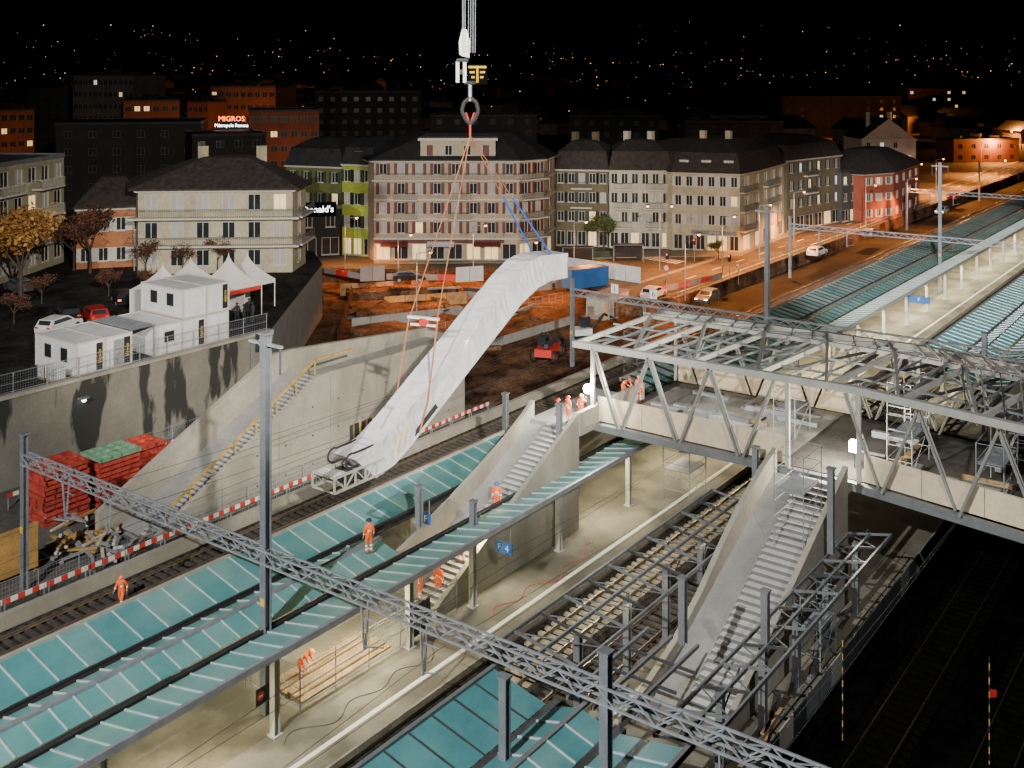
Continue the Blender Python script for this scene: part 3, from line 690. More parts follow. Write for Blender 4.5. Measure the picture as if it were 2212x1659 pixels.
MB().path([(*ac(0),26.9),(*ac(-.28),27.2),(*ac(-.5),27.7),(*ac(-.38),28.2),(*ac(0),28.5)],.13,8).build('hook',m_black,hk)
MB().path([(*ac(0),26.9),(*ac(.28),27.2),(*ac(.5),27.7),(*ac(.38),28.2),(*ac(0),28.5)],.13,8).build('hook',m_black,hk)
MB().tube((*ac(0),28.3),(*ac(0),29.3),.12,n=10).build('shank',m_galv,hk)
MB().box(HX-.15,HX+.15,HY-.35,HY+.35,29.3,29.5).build('crosshead',m_dsteel,hk)
def plate(o0,o1,z0,z1,th,m,name):
    b=MB();b.hexa([(*ac(o0),z0),(*ac(o1),z0),(ac(o1)[0]+th,ac(o1)[1]+th,z0),(ac(o0)[0]+th,ac(o0)[1]+th,z0),(*ac(o0),z1),(*ac(o1),z1),(ac(o1)[0]+th,ac(o1)[1]+th,z1),(ac(o0)[0]+th,ac(o0)[1]+th,z1)]);b.build(name,m,hk)
for q in (-.75,-.32): plate(q-.1,q+.1,29.4,30.7,.12,m_white,'side_plate')
plate(-.64,-.43,29.9,30.2,.1,m_black,'link_plate')
MB().tube((*ac(-.8),30.75),(*ac(-.1),30.75),.12,n=8).build('sheave_axle',m_dsteel,hk)
b=MB();C0=[(-.42,31.0),(.0,30.9),(.05,31.9),(-.15,32.6),(-.42,32.7),(-.62,31.9),(-.6,31.1)]
F_=[(*ac(o-.05),z) for o,z in C0];G_=[(p[0]+.3,p[1]+.22,p[2]) for p in F_];b.face(F_);b.face(G_[::-1])
for i in range(len(F_)): b.face([F_[i],F_[(i+1)%7],G_[(i+1)%7],G_[i]])
b.build('sheave_housing',m_white,hk)
for o in (-.45,-.36,-.27,-.05,.1,.25,.4): MB().tube((*ac(o*.9-.05),31.2),(*ac(o),62),.022,n=5).build('hoist_rope',m_galv,hk)
plate(-.16,1.04,29.3,30.5,.06,M('logo_plate_black',(.004,.004,.004),.9,0,.1,spec=0),'logo_plate')
b=MB();fw=Vector((-ct,-st,0))*.03
def em(o0,z0,o1,z1,w=.12): 
    p=Vector((*ac(o0),z0))+fw;q=Vector((*ac(o1),z1))+fw;b.bar(p,q,.03,w) if abs(z0-z1)<.01 else b.bar(p,q,w,.03)
em(-.10,30.34,.98,30.34,.13);em(-.02,30.03,.28,30.03);em(.60,30.03,.90,30.03);em(.08,29.73,.28,29.73);em(.60,29.73,.80,29.73);em(.44,30.28,.44,29.4,.15)
b.build('emblem',M('emblem_yellow',(.55,.36,.02),.7,0,.05,spec=.1),hk)
def sling(pts,r,mat,label): return tag(MB().path(pts,r,6).build('lifting_sling',mat),label,'sling')
K=(HX,HY,26.9);K2=(HX,HY,26.2)
sling([K,K2],.07,m_redw,'short red slings gathered just under the crane hook')
sling([K,(HX+rt.x*.25,HY+rt.y*.25,27.6)],.05,m_redw,'red sling loop on the right of the crane hook')
sling([K,(HX-rt.x*.25,HY-rt.y*.25,27.6)],.05,m_redw,'red sling loop on the left of the crane hook')
sling([K2,(45.6,40.9,16.0)],.035,m_orop,'long brown chain from the hook to the left end of the small spreader bar')
sling([K2,(46.0,39.2,16.0)],.035,m_orop,'long brown chain from the hook to the right end of the small spreader bar')
b=thing('spreader_bar','small pale spreader bar hanging on the left chains above the escalator','spreader bar',(45.8,40.05,16))
MB().bar((45.55,41.0,16.0),(46.05,39.1,16.0),.22,.14).build('upper_beam',m_whitec,b);MB().bar((45.55,40.8,15.6),(46.05,39.3,15.6),.14,.12).build('lower_beam',m_whitec,b)
MB().box(45.6,46,39.8,40.2,15.6,16.0).build('coupling',m_redw,b)
sling([(45.6,40.95,16.0),(44.6,41.0,11.8)],.05,m_orop,'lower brown sling on the far side of the wrapped escalator')
sling([(46.0,39.15,16.0),(45.0,39.02,11.6),(44.3,39.02,10.1)],.055,m_orop,'lower brown sling on the near side of the wrapped escalator')
e1=(57.6,39.3,18.1);e2=(57.6,40.8,18.1)
mid=lambda e,f:(K2[0]+(e[0]-K2[0])*f,K2[1]+(e[1]-K2[1])*f,K2[2]+(e[2]-K2[2])*f)
sling([K2,mid(e1,.5)],.03,m_orop,'right hand chain from the hook, nearer one');sling([K2,mid(e2,.5)],.03,m_orop,'right hand chain from the hook, farther one')
sling([mid(e1,.5),e1],.06,m_bluer,'blue strap to the top end of the escalator, nearer one');sling([mid(e2,.5),e2],.06,m_bluer,'blue strap to the top end of the escalator, farther one')

# ---------------------------------------------------------------- retaining wall and left site
rw=thing('retaining_wall','tall grey retaining wall with black damp stains below the white containers','wall',(20,74.6,0))
MB().box(-60,64.5,74.4,74.86,.02,6.55).build('wall_face',m_wallst,rw);MB().box(-60,64.5,74.3,74.95,6.56,6.8).build('coping',m_conc,rw)
def fence(p,q,z,h,label,cat='fence',n=None,m=None,mesh=0):
    p=Vector((*p,z));q=Vector((*q,z));L=(q-p).length;n=n or int(L/2.5);m=m or m_galv
    t=thing('site_fence',label,cat,p)
    for k in range(n+1):
        a=(q-p)*k/n;MB().tube(a,a+Vector((0,0,h)),.03,n=6).build('post',m,t,world=False)
    for zz in ((.1,.5,1.)):
        MB().tube(Vector((0,0,h*zz)),(q-p)+Vector((0,0,h*zz)),.02,n=5).build('rail',m,t,world=False)
    if mesh:
        b=MB();k=int(L/.2)
        for i in range(k): a=(q-p)*i/k;b.tube(a+Vector((0,0,.1)),a+Vector((0,0,h)),mesh,n=3,cap=False)
        for j in range(8): b.tube(Vector((0,0,h*j/8+.12)),(q-p)+Vector((0,0,h*j/8+.12)),mesh,n=3,cap=False)
        b.build('wire_mesh',m,t,world=False)
fence((30,74.7),(64,74.7),6.8,1.5,'wire fence on top of the stained retaining wall',mesh=.007)
fence((119,62),(330,62),2,1.2,'long low fence between the orange lit road and the tracks',n=70)
fence((20,57.3),(60,57.3),.02,1.9,'mesh site fence behind the striped barriers',mesh=.008,n=16)
fence((42,71.9),(62,71.9),.02,1.9,'mesh site fence at the foot of the retaining wall',mesh=.008,n=8)
fence((33.6,36.9),(44.6,36.6),.6,2.0,'mesh fence around the timber covered opening on the platform',mesh=.007,n=5)
fence((33.6,36.9),(33.4,40.5),.6,2.0,'short mesh fence across the platform beside the column',mesh=.007,n=2)
bm_=MB()
for k in range(6): bm_.box(k*.42,k*.42+.42,-.03,.03,.85,1.12,k%2)
br0=thing('striped_barrier','red and white barrier board standing along the low kerb wall','barrier',(20,56.9,.02),0,'barrier boards along the low kerb wall')
bm_.build('board',[m_redw,m_white],br0,world=False)
for x in (.1,2.4): MB().box(x-.03,x+.03,-.03,.03,0,1.1).build('post',m_galv,br0,world=False)
for k in range(1,21): dup(br0,(20+2.56*k,56.9,.02),R(random.uniform(-1,1)))
for k in range(9): dup(br0,(38+2.56*k,71.0,.02),0,'red and white barrier board below the stained retaining wall','barrier boards below the retaining wall')
def container(x,y,z,label,win=False,door=False,ban=False,w=2.4,d=6.0,h=2.6,front_win=False):
    t=thing('site_container',label,'container',(x,y,z))
    MB().box(.04,w-.04,.04,d-.04,.1,h-.1).build('shell',m_whitec,t,world=False)
    b=MB()
    for i in (0,w-.12):
        for j in (0,d-.12): b.box(i,i+.12,j,j+.12,0,h)
    for zz in (0,h-.14):
        b.box(.12,w-.12,.0,.1,zz,zz+.14);b.box(.12,w-.12,d-.1,d,zz,zz+.14);b.box(0,.1,.12,d-.12,zz,zz+.14);b.box(w-.1,w,.12,d-.12,zz,zz+.14)
    b.build('corner_frame',m_frame,t,world=False)
    MB().box(.14,w-.14,.14,d-.14,h-.1,h-.05).build('roof_panel',m_whitec,t,world=False)
    if win:
        for yy in (1.3,3.6):
            f=MB().box(.0,.035,yy-.05,yy+1.05,.85,2.05).build('window',m_frame,t,world=False);MB().box(-.01,-.003,yy+.03,yy+.97,.93,1.97).build('pane',m_win,f,world=False)
    if door: MB().box(w*.3,w*.3+.9,.0,.035,.15,2.2).build('door',m_conc2,t,world=False)
    if front_win: 
        f=MB().box(.6,1.7,.0,.035,1.0,2.0).build('window',m_frame,t,world=False);MB().box(.68,1.62,-.01,-.003,1.07,1.93).build('pane',m_win,f,world=False)
    if ban:
        f=MB().box(w-.75,w-.2,-.02,-.003,.2,2.3).build('banner',m_black,t,world=False)
        text('algeco',.42,m_yel,f,(w-.48,-.03,1.25),(R(90),R(-90),0),.005)
    return t
for k in range(2): container(46+2.45*k,75.6,6.5,['white site container at the left end of the row with an open side','second white site container from the left end of the row'][k],door=(k==1),ban=True,win=(k==0))
for k in range(3): container(53.2+2.45*k,75.6,6.5,['white lower site container left of the middle under the stacked pair','white lower site container in the middle under the stacked pair','white lower site container at the right end of the row'][k],ban=(k==1),front_win=(k==0))
for k in range(2): container(55.8+2.45*k,75.7,9.12,['upper white container on the left of the stacked pair with two side windows','upper white container on the right of the stacked pair'][k],win=(k==0),ban=(k==1),h=2.5)
t=thing('roof_deck','dark slatted roof over the gap between the white containers','roof',(50.9,75.6,9.1))
MB().box(.02,2.25,.2,5.8,.02,.08).build('panel',m_gsteel,t,world=False)
for k in range(8): MB().box(.05+.28*k,.1+.28*k,.2,5.8,.082,.14).build('slat',m_galv,t,world=False)
for x in (.1,2.2):MB().box(x-.05,x+.05,.25,.35,-2.6,.02).build('post',m_galv,t,world=False)
for i,(x,y) in enumerate(((45.0,75.6),(45.0,76.9))):
    t=thing('water_tank',['white caged water tank at the left end of the container row','second white caged water tank behind the first'][i],'tank',(x-.9,y,6.5))
    MB().box(.04,.96,.04,.96,.14,1.0).build('tank',m_white,t,world=False)
    b=MB()
    for k in range(6):
        q=.0+.19*k;b.bar((q,0,.1),(q,0,1.05),.03);b.bar((0,q,.1),(0,q,1.05),.03)
    b.bar((0,0,.55),(1,0,.55),.03);b.bar((0,0,.55),(0,1,.55),.03);b.build('cage',m_galv,t,world=False);MB().box(0,1,0,1,0,.1).build('pallet',m_woodd,t,world=False)
def tent(x,y,z,w,label,lit=False,h=2.6,pk=3.0):
    t=thing('party_tent',label,'tent',(x-w/2,y-w/2,z))
    n=8;b=MB();ring=[]
    for j in range(n+1):
        f=j/n;s=(1-f)**1.7;zz=h+pk*f
        ring.append([(w/2+(a-.5)*w*s,w/2+(c-.5)*w*s,zz) for a,c in ((0,0),(1,0),(1,1),(0,1))])
    for j in range(n):
        for i in range(4): b.face([ring[j][i],ring[j][(i+1)%4],ring[j+1][(i+1)%4],ring[j+1][i]])
    b.build('peaked_roof',m_tent,t,world=False)
    v=MB();v.box(0,w,-.02,.0,h-.4,h,0);v.box(-.02,0,0,w,h-.4,h,0);v.build('valance',m_redw if lit else m_tent,t,world=False)
    for a in (0,w):
        for c in (0,w): MB().tube((a,c,0),(a,c,h),.05,n=6).build('leg',m_white,t,world=False)
    MB().box(.02,w-.02,w-.06,w-.02,0,h).build('wall_sheet',m_tent,t,world=False)
    if not lit: MB().box(-.01,.02,.1,w-.1,0,h-.4).build('wall_sheet',m_tent,t,world=False)
tent(61.8,87.0,6.5,4.2,'white peaked tent at the left behind the stacked containers',h=2.9,pk=2.4);tent(65.6,87.8,6.5,4.2,'white peaked tent in the middle behind the stacked containers',h=2.9,pk=2.4)
tent(66.4,83.0,6.5,4.4,'tall white peaked tent with red valance at the right behind the containers',True,2.9,3.2);tent(70.0,84.6,6.5,3.8,'white peaked tent furthest right behind the tall one',h=2.8,pk=2.7)
pm=[]
for mm in (m_red,m_green):
    b=MB();b.box(0,3.2,0,2.6,.0,.03)
    for k in range(5): b.box(k*.775,k*.775+.1,.0,2.6,.031,.25)
    for k in range(4): b.box(.0,3.2,k*.83,k*.83+.1,.032,.24)
    pm.append(b.mesh('formwork_panel',mm))
def stack(x,y,n,mi,where):
    for k in range(n):
        o=bpy.data.objects.new('formwork_panel',pm[mi if k>=n-1 else 0]);COL.objects.link(o);o.location=(x+random.uniform(-.08,.08),y+random.uniform(-.08,.08),.02+.34*k);o.rotation_euler=(0,0,R(random.uniform(-.8,.8)))
        c_=('green' if (mi and k>=n-1) else 'red')
        tag(o,('topmost ' if k==n-1 else '')+c_+' formwork panel '+('of ' if k==n-1 else 'in ')+where,'formwork panel',None if k==n-1 else c_+' panels in '+where)
stack(38.0,66.2,11,0,'the left tall stack below the stained wall');stack(42.0,66.2,10,1,'the middle tall stack topped with green')
stack(46.0,66.4,5,0,'the low front stack right of the green one');stack(46.4,69.4,6,0,'the small back stack right of the green one')
t=thing('shuttering_panel','ochre shuttering board standing at the left edge by the striped barriers','panel',(*W(40,1250,0),.02))
MB().box(-1.6,1.2,-.05,.05,.3,3.0).build('board',m_ochre,t,world=False)
for x in (-1.4,1.0): MB().box(x,x+.1,.052,.15,0,3.0).build('stud',m_woodd,t,world=False)
for k in range(70):
    px=random.uniform(100,430);py=random.uniform(1120,1215)-(px-110)*.12
    x,y=W(px,py,0);y=max(y,58);L=random.uniform(.8,3)
    if x>40.5 and y<63: x-=4
    o=MB().box(-L/2,L/2,-.09,.09,0,.12).build('timber_beam',random.choice((m_woodd,m_wood,m_conc2,m_ochre,m_galv,m_whitec)),off=(x,y,.02+random.choice((0,.13,.26,.39))));o.rotation_euler=(0,R(random.uniform(-4,4)),random.uniform(0,3.1))
    tag(o,'loose timber or beam in the heap at the foot of the concrete stair shell','beam','loose beams heaped by the striped barriers')
t=thing('timber_stack','flat stack of long brown boards on the platform inside the mesh fence','timber',(35,38,.6))
for k in range(7): MB().box(34,40,37.2+.36*k,37.52+.36*k,.62,.72+.06*(k%3)).build('board',m_woodd,t)
def daisy(x,y,z,label,zz):
    t=thing('daisy_banner',label,'banner',(x,y,z));MB().box(0,1.6,-.03,0,zz,zz+1.6).build('sheet',m_dsteel,t,world=False)
    b=MB();c=zz+.8
    for k in range(12): a=k*.5236;b.face([(.8,-.04,c),(.8+.46*math.cos(a-.14),-.04,c+.46*math.sin(a-.14)),(.8+.55*math.cos(a),-.04,c+.55*math.sin(a)),(.8+.46*math.cos(a+.14),-.04,c+.46*math.sin(a+.14))],0)
    b.tube((.8,-.035,c),(.8,-.06,c),.15,n=12,m=1);b.build('daisy',[m_white,m_yel],t,world=False)
daisy(40.7,36.55,.6,'dark banner with a white daisy on the platform fence',.3);daisy(62.3,74.2,5.2,'banner with a white daisy at the top right end of the retaining wall',0)
def psign(x,y,z,s,label,w=1.5,h=.75,size=.6):
    t=thing('platform_sign',label,'sign',(x,y,z))
    MB().box(0,.12,-w/2,w/2,0,h).build('panel',m_blue,t,world=False)
    for q in (-.5,.5): MB().tube((.06,q*w*.8,h),(.06,q*w*.8,h+.8),.025,n=6).build('hanger',m_galv,t,world=False)
    text(s,size,m_white,t,(-.015,0,h/2),(R(90),0,R(-90)),.008)
x,y=W(1087,1195,3.3);psign(x,y,3.3,'F  4','blue platform sign reading F 4 hanging under the teal canopy edge',1.15,.6,.5)
x,y=W(919,1132,4.3);psign(x,y,4.3,'F','small blue sign with a white F beside the lit stair',.6,.6,.55)
x,y=W(1985,655,3.6);psign(x,y,3.6,'F','blue platform sign hanging under the far canopy',2.4,.8,.6)
t=thing('prohibition_sign','dark sign panel with a round no entry pictogram on the platform post','sign',(32.2,36.9,2.0));MB().box(-1.2,-.1,-.03,0,0,.75).build('panel',m_black,t,world=False);MB().tube((-.95,-.035,.4),(-.95,-.05,.4),.2,n=14).build('red_disc',m_redw,t,world=False);MB().box(-1.05,-.85,-.06,-.051,.36,.44).build('white_bar',m_white,t,world=False)
for i,(px,py) in enumerate(((1820,1600),(2137,1659))):
    x,y=W(px,py,0);t=thing('striped_pole',['thin striped marker pole in the dark yard at the lower right','thin striped marker pole with red flag at the right edge'][i],'marker pole',(x,y,.02))
    b=MB()
    for k in range(16): b.tube((0,0,.3*k),(0,0,.3*k+.3),.022,n=6,m=k%2)
    b.build('pole',[m_yeld,m_black],t,world=False)
    if i: MB().hexa([(0,0,3.0),(.45,-.2,2.9),(.46,-.19,2.9),(.01,.01,3.0),(0,0,3.4),(.45,-.2,3.2),(.46,-.19,3.2),(.01,.01,3.4)]).build('flag',m_redw,t,world=False)

# ---------------------------------------------------------------- vehicles
wheel_t=MB().tube((0,-.11,0),(0,.11,0),.33,n=16).mesh('tyre',m_black);wheel_r=MB().tube((0,-.118,0),(0,.118,0),.2,n=10).mesh('rim',m_rim)
def car(x,y,z,rz,paint,label,lit=False):
    t=thing('parked_car',label,'car',(x,y,z),rz)
    pr=[(-2.15,.3),(-2.2,.75),(-2.0,.95),(-1.1,1.0),(.9,.98),(1.9,.82),(2.15,.65),(2.15,.3)]
    b=MB();W0=.86
    cab=[(-2.0,.96),(-1.75,1.42),(-.2,1.5),(.35,1.44),(1.1,.98)]
    k=len(pr)
    for i in range(k):
        a,c=pr[i],pr[(i+1)%k];b.face([(a[0],-W0,a[1]),(c[0],-W0,c[1]),(c[0],W0,c[1]),(a[0],W0,a[1])])
    b.face([(p[0],-W0,p[1]) for p in pr]);b.face([(p[0],W0,p[1]) for p in pr])
    k=len(cab);wd=lambda zz:W0-.02-(zz-.96)*.32
    for i in range(k-1):
        a,c=cab[i],cab[i+1];b.face([(a[0],-wd(a[1]),a[1]),(c[0],-wd(c[1]),c[1]),(c[0],wd(c[1]),c[1]),(a[0],wd(a[1]),a[1])])
    for s in (-1,1): b.face([(p[0],s*wd(p[1]),p[1]) for p in cab])
    b.build('body',paint,t,world=False)
    for s in (-1,1):
        ins=[(p[0]*.9,p[1]) for p in cab];q=[(ins[0][0]+.1,1.02),(ins[1][0]+.1,cab[1][1]-.08),(cab[3][0]-.08,cab[3][1]-.08),(cab[-1][0]-.25,1.02)]
        m=MB();m.face([(p[0],s*(wd(p[1])+.008),p[1]) for p in q]);m.build('side_window',m_win,t,world=False)
    for i0,nm in ((k-2,'windscreen'),(0,'rear_window')):
        a,c=cab[i0],cab[i0+1];m=MB();e=.012
        A=[(a[0]*.92+c[0]*.08,a[1]*.92+c[1]*.08+e),(a[0]*.12+c[0]*.88,a[1]*.12+c[1]*.88+e)]
        off=.02 if nm=='windscreen' else -.02
        m.face([(A[0][0]+off,-.62,A[0][1]),(A[1][0]+off,-.62,A[1][1]),(A[1][0]+off,.62,A[1][1]),(A[0][0]+off,.62,A[0][1])]);m.build(nm,m_win,t,world=False)
    for sx in (-1.35,1.35):
        for s in (-1,1):
            w=inst('wheel',wheel_t,t,(sx,s*.8,.33));inst('rim',wheel_r,w)
    for s in (-1,1):
        MB().box(2.13,2.17,s*.6-.18,s*.6+.18,.62,.76).build('headlight',m_lampw if lit else m_white,t,world=False);MB().box(-2.22,-2.18,s*.62-.16,s*.62+.16,.72,.88).build('tail_light',m_lampr if lit else m_redw,t,world=False)
    return t
cp={n:M(n+'_car_paint',c,.3,.1,.05) for n,c in (('red',(.4,.02,.02)),('black',(.015,.015,.018)),('white',(.7,.7,.7)),('grey',(.12,.13,.15)),('silver',(.5,.5,.52)))}
def pc(px,py,z,rz,p,label,lit=False): x,y=W(px,py,z);car(x,y,z,rz,cp[p],label,lit)
pc(205,693,6.5,R(70),'red','red car parked behind the white containers');pc(265,656,6.5,R(65),'black','black car parked near the dark trees left of the tents',True);pc(145,692,6.5,R(70),'black','black car parked left of the red car');pc(128,716,6.5,R(20),'white','white car partly hidden behind the left containers')
pc(885,608,2.0,R(-50),'black','black car on the orange lit street below the pink building');pc(1412,643,2.0,R(5),'silver','silver car driving on the road beside the tracks, left of the other',True);pc(1528,652,2.0,R(185),'grey','dark grey car on the road beside the tracks, right of the other',True)
pc(1765,552,2.0,R(0),'white','white car on the road behind the tall mast');pc(2060,430,2.0,R(0),'red','small red car far along the road at the upper right',True)
pc(1880,512,2.0,R(3),'grey','dark car on the orange road right of the white car',True);pc(2035,462,2.0,R(180),'silver','silver car far along the road left of the small red one',True)
pc(40,630,6.5,R(80),'grey','grey car half in the dark under the autumn tree')
x,y=W(1185,775,0);t=thing('telehandler','red and black telehandler in the construction pit behind the escalator','telehandler',(x,y,.03),R(20))
MB().hexa([(-2.4,-.9,.7),(2.2,-.9,.7),(2.2,.9,.7),(-2.4,.9,.7),(-2.4,-.9,1.5),(1.8,-.9,1.3),(1.8,.9,1.3),(-2.4,.9,1.5)]).build('chassis',m_redw,t,world=False)
MB().hexa([(-.9,.1,1.4),(.7,.1,1.4),(.7,.95,1.4),(-.9,.95,1.4),(-.7,.15,2.6),(.4,.15,2.6),(.4,.9,2.6),(-.7,.9,2.6)]).build('cab',m_win,t,world=False)
MB().bar((-2.5,-.35,1.9),(3.2,-.35,1.7),.4,.42).build('boom',m_dsteel,t,world=False);MB().bar((3.2,-.35,1.7),(4.6,-.35,.9),.28,.3).build('boom_tip',m_black,t,world=False)
b=MB();b.box(4.5,4.7,-.9,.3,.3,1.0);b.box(4.7,5.7,-.75,-.6,.3,.37);b.box(4.7,5.7,-.1,.05,.3,.37);b.build('fork',m_black,t,world=False)
for sx in (-1.6,1.5):
    for s in (-1,1):
        w=MB().tube((sx,s*.85,.62),(sx,s*1.25,.62),.62,n=16).build('wheel',m_black,t,world=False);MB().tube((sx,s*1.26,.62),(sx,s*1.27,.62),.3,n=10).build('rim',m_redw,w,world=False)
x,y=W(1262,735,0);t=thing('mini_excavator','small white and black excavator at the right edge of the pit','excavator',(x,y,.03),R(-40))
for s in (-.8,.8): MB().box(-1.2,1.2,s-.2,s+.2,0,.55).build('crawler_track',m_black,t,world=False)
MB().box(-1.3,.7,-.85,.85,.7,1.4).build('house',m_whitec,t,world=False);MB().box(-.4,.7,-.1,.8,1.4,2.6).build('cab',m_win,t,world=False)
MB().path([(.7,-.4,1.2),(2.2,-.4,2.9),(3.6,-.4,2.2)],.17,6).build('boom',m_black,t,world=False);MB().bar((3.6,-.4,2.2),(3.3,-.4,.6),.25).build('arm',m_black,t,world=False);MB().hexa([(2.9,-.8,.1),(3.6,-.8,.1),(3.6,0,.1),(2.9,0,.1),(3.1,-.8,.7),(3.6,-.8,.7),(3.6,0,.7),(3.1,0,.7)]).build('bucket',m_dsteel,t,world=False)
x,y=W(1235,628,2);t=thing('shipping_container','blue corrugated container on the street behind the escalator top','container',(x,y,2.0),R(-22))
b=MB();b.box(.05,5.95,.05,2.35,.1,2.5)
for k in range(28): b.box(.15+.205*k,.25+.205*k,.0,.05,.15,2.45)
b.build('shell',m_blue,t,world=False);MB().box(0,6,0,2.4,2.5,2.6).build('roof',m_blue,t,world=False)
def hoard(px0,px1,py0,py1,z,h,label,m,m2=None):
    a=W(px0,py0,z);c=W(px1,py1,z);t=thing('hoarding',label,'hoarding',(*a,z));n=max(2,int((Vector(c)-Vector(a)).length/2.2))
    for k in range(n):
        p=Vector(a).lerp(Vector(c),k/n)-Vector(a);q=Vector(a).lerp(Vector(c),(k+.97)/n)-Vector(a);MB().bar((*p,h/2),(*q,h/2),.05,h).build('board',m if not m2 or k%2 else m2,t,world=False)
hoard(778,832,608,606,2,2.0,'greyish white hoarding at the left of the orange street',m_conc2);hoard(985,1045,610,606,2,2.0,'white hoarding in the middle of the orange street',m_whitec);hoard(1225,1385,588,612,2,2.1,'long white hoarding right of the escalator top',m_whitec)
hoard(735,1000,640,622,0,1.6,'rusty sheet piling at the back of the pit',m_soil,m_woodd);hoard(730,760,760,650,0,2.2,'rusty sheet piling at the left of the pit',m_soil)
hoard(1055,1235,755,700,0,1.0,'low concrete pit barrier in front of the telehandler',m_conc2);hoard(1010,1225,645,622,0,1.4,'low pale concrete wall at the back right of the pit',m_conc2)
hoard(760,1000,712,684,0,1.3,'concrete retaining wall across the middle of the pit',m_conc2);hoard(830,1010,668,656,0,1.6,'timber shuttering wall in the back half of the pit',m_woodd,m_ochre)
hoard(700,778,590,603,2,.8,'red and white plank barrier at the left end of the orange street',m_redw,m_conc2);hoard(835,985,604,606,2,.8,'red and white plank barrier between the two street hoardings',m_redw,m_conc2);hoard(1390,1560,640,602,2,.8,'red and white plank barrier along the right side of the pit road',m_redw,m_conc2)
for k in range(44):
    px=random.uniform(750,1190);py=random.uniform(625,770);x,y=W(px,py,0);L=random.uniform(1,5);w=random.choice((.12,.15,.3))
    o=MB().box(-L/2,L/2,-w,w,0,random.choice((.15,.25,.4))).build('steel_beam',random.choice((m_woodd,m_conc2,m_rail,m_soil,m_dsteel,m_soil)),off=(x,y,1.03 if random.random()<.25 else .03));o.rotation_euler=(0,0,random.choice((TH-1.4,.1,random.uniform(0,3.1))));tag(o,'loose beam or slab lying on the red brown soil of the pit','beam','loose beams in the construction pit')
fence(W(1000,690,0),W(1215,650,0),.03,1.1,'light fence across the back of the pit behind the telehandler',n=14)
fence(W(745,765,0),W(1040,700,0),.03,1.1,'light fence across the front of the red brown pit',n=14)
x,y=W(1285,700,0);t=thing('site_hut','cream site hut behind the small excavator','hut',(x+2,y,.02),R(0));MB().box(0,6,0,2.5,0,2.7).build('shell',M('cream_hut',(.5,.45,.36)),t,world=False);MB().box(-.1,6.1,-.1,2.6,2.7,2.8).build('roof',m_conc2,t,world=False);MB().box(1,1.9,-.03,-.003,.1,2.1).build('door',m_conc2,t,world=False)
def signal(px,py,label,mat):
    x,y=W(px,py,2);t=thing('traffic_light',label,'traffic light',(x,y,2));MB().tube((0,0,0),(0,0,3.4),.06,n=6).build('pole',m_galv,t,world=False)
    MB().box(-.2,.1,-.17,.17,2.5,3.4).build('signal_head',m_black,t,world=False);MB().ball((-.2,0,3.2),.11,8,5).build('lens',mat,t,world=False)
signal(1442,600,'traffic light showing red at the junction beside the long white hoarding',m_lampr);signal(1576,604,'traffic light showing red near the fence of the orange road',m_lampr);signal(1500,565,'traffic light near the crossing below the corner house',m_lampr)
for i,(px,py) in enumerate(((1595,615),(1440,622),(800,552))):
    x,y=W(px,py,2);t=thing('road_sign',['white triangular yield sign beside the fence of the orange road','red and white round sign on a beacon by the striped barrier','yellow diamond sign left of the pink house'][i],'sign',(x,y,2));MB().tube((0,0,0),(0,0,2.9),.04,n=6).build('pole',m_galv,t,world=False)
    b=MB();n=(3,16,4)[i];b.tube((-.06,0,2.6),(-.09,0,2.6),.5,n=n);b.build('rim',m_redw if i<2 else m_white,t,world=False);b=MB();b.tube((-.091,0,2.6),(-.11,0,2.6),.34,n=n);b.build('face',m_white if i<2 else m_yel,t,world=False)
for i,(px,py) in enumerate(((1215,572),(1325,566))):
    x,y=W(px,py,2);t=thing('bus_shelter',['glass bus shelter by the right end of the pink house','glass bus shelter below the dark cream house'][i],'bus shelter',(x,y,2.0),TH-R(90))
    MB().box(0,4.5,0,1.6,2.4,2.55).build('roof',m_dsteel,t,world=False);MB().box(.05,4.45,1.5,1.55,.2,2.4).build('back_glass',m_win,t,world=False);MB().box(.5,3.5,1.0,1.4,.42,.5).build('bench',m_woodd,t,world=False)
    for xx in (0.05,4.4):
        for yy in (.05,1.5): MB().box(xx,xx+.06,yy,yy+.06,0,2.4).build('post',m_galv,t,world=False)

# ---------------------------------------------------------------- buildings
WINC={}
def winmesh(w,h,pane,sh,dim=False):
    key=(round(w,2),round(h,2),dim)
    if key not in WINC:
        b=MB();f=.07
        b.box(-w/2,-w/2+f,.08,.15,0,h);b.box(w/2-f,w/2,.08,.15,0,h);b.box(-w/2+f,w/2-f,.08,.15,0,f);b.box(-w/2+f,w/2-f,.08,.15,h-f,h);b.box(-.04,.04,.078,.152,f,h-f)
        fr=b.mesh('window',m_framed if dim else m_frame)
        p=MB();p.face([(-w/2+.05,.13,.05),(w/2-.05,.13,.05),(w/2-.05,.13,h-.05),(-w/2+.05,.13,h-.05)]);
        pm={m.name:p.mesh('pane',m) for m in (m_win,m_winl,m_winc,m_blind)}
        s=MB();s.box(-w/2-.08,w/2+.08,-.12,.07,-.1,-.004);sl=s.mesh('sill',m_frame)
        WINC[key]=(fr,pm,sl,{})
    fr,pm,sl,shd=WINC[key]
    if sh and sh.name not in shd:
        s=MB();s.box(-w*.42,0,-.06,-.012,-.02,h+.02);shd[sh.name]=s.mesh('shutter',sh)
    return fr,pm[pane.name],sl,(shd[sh.name] if sh else None)
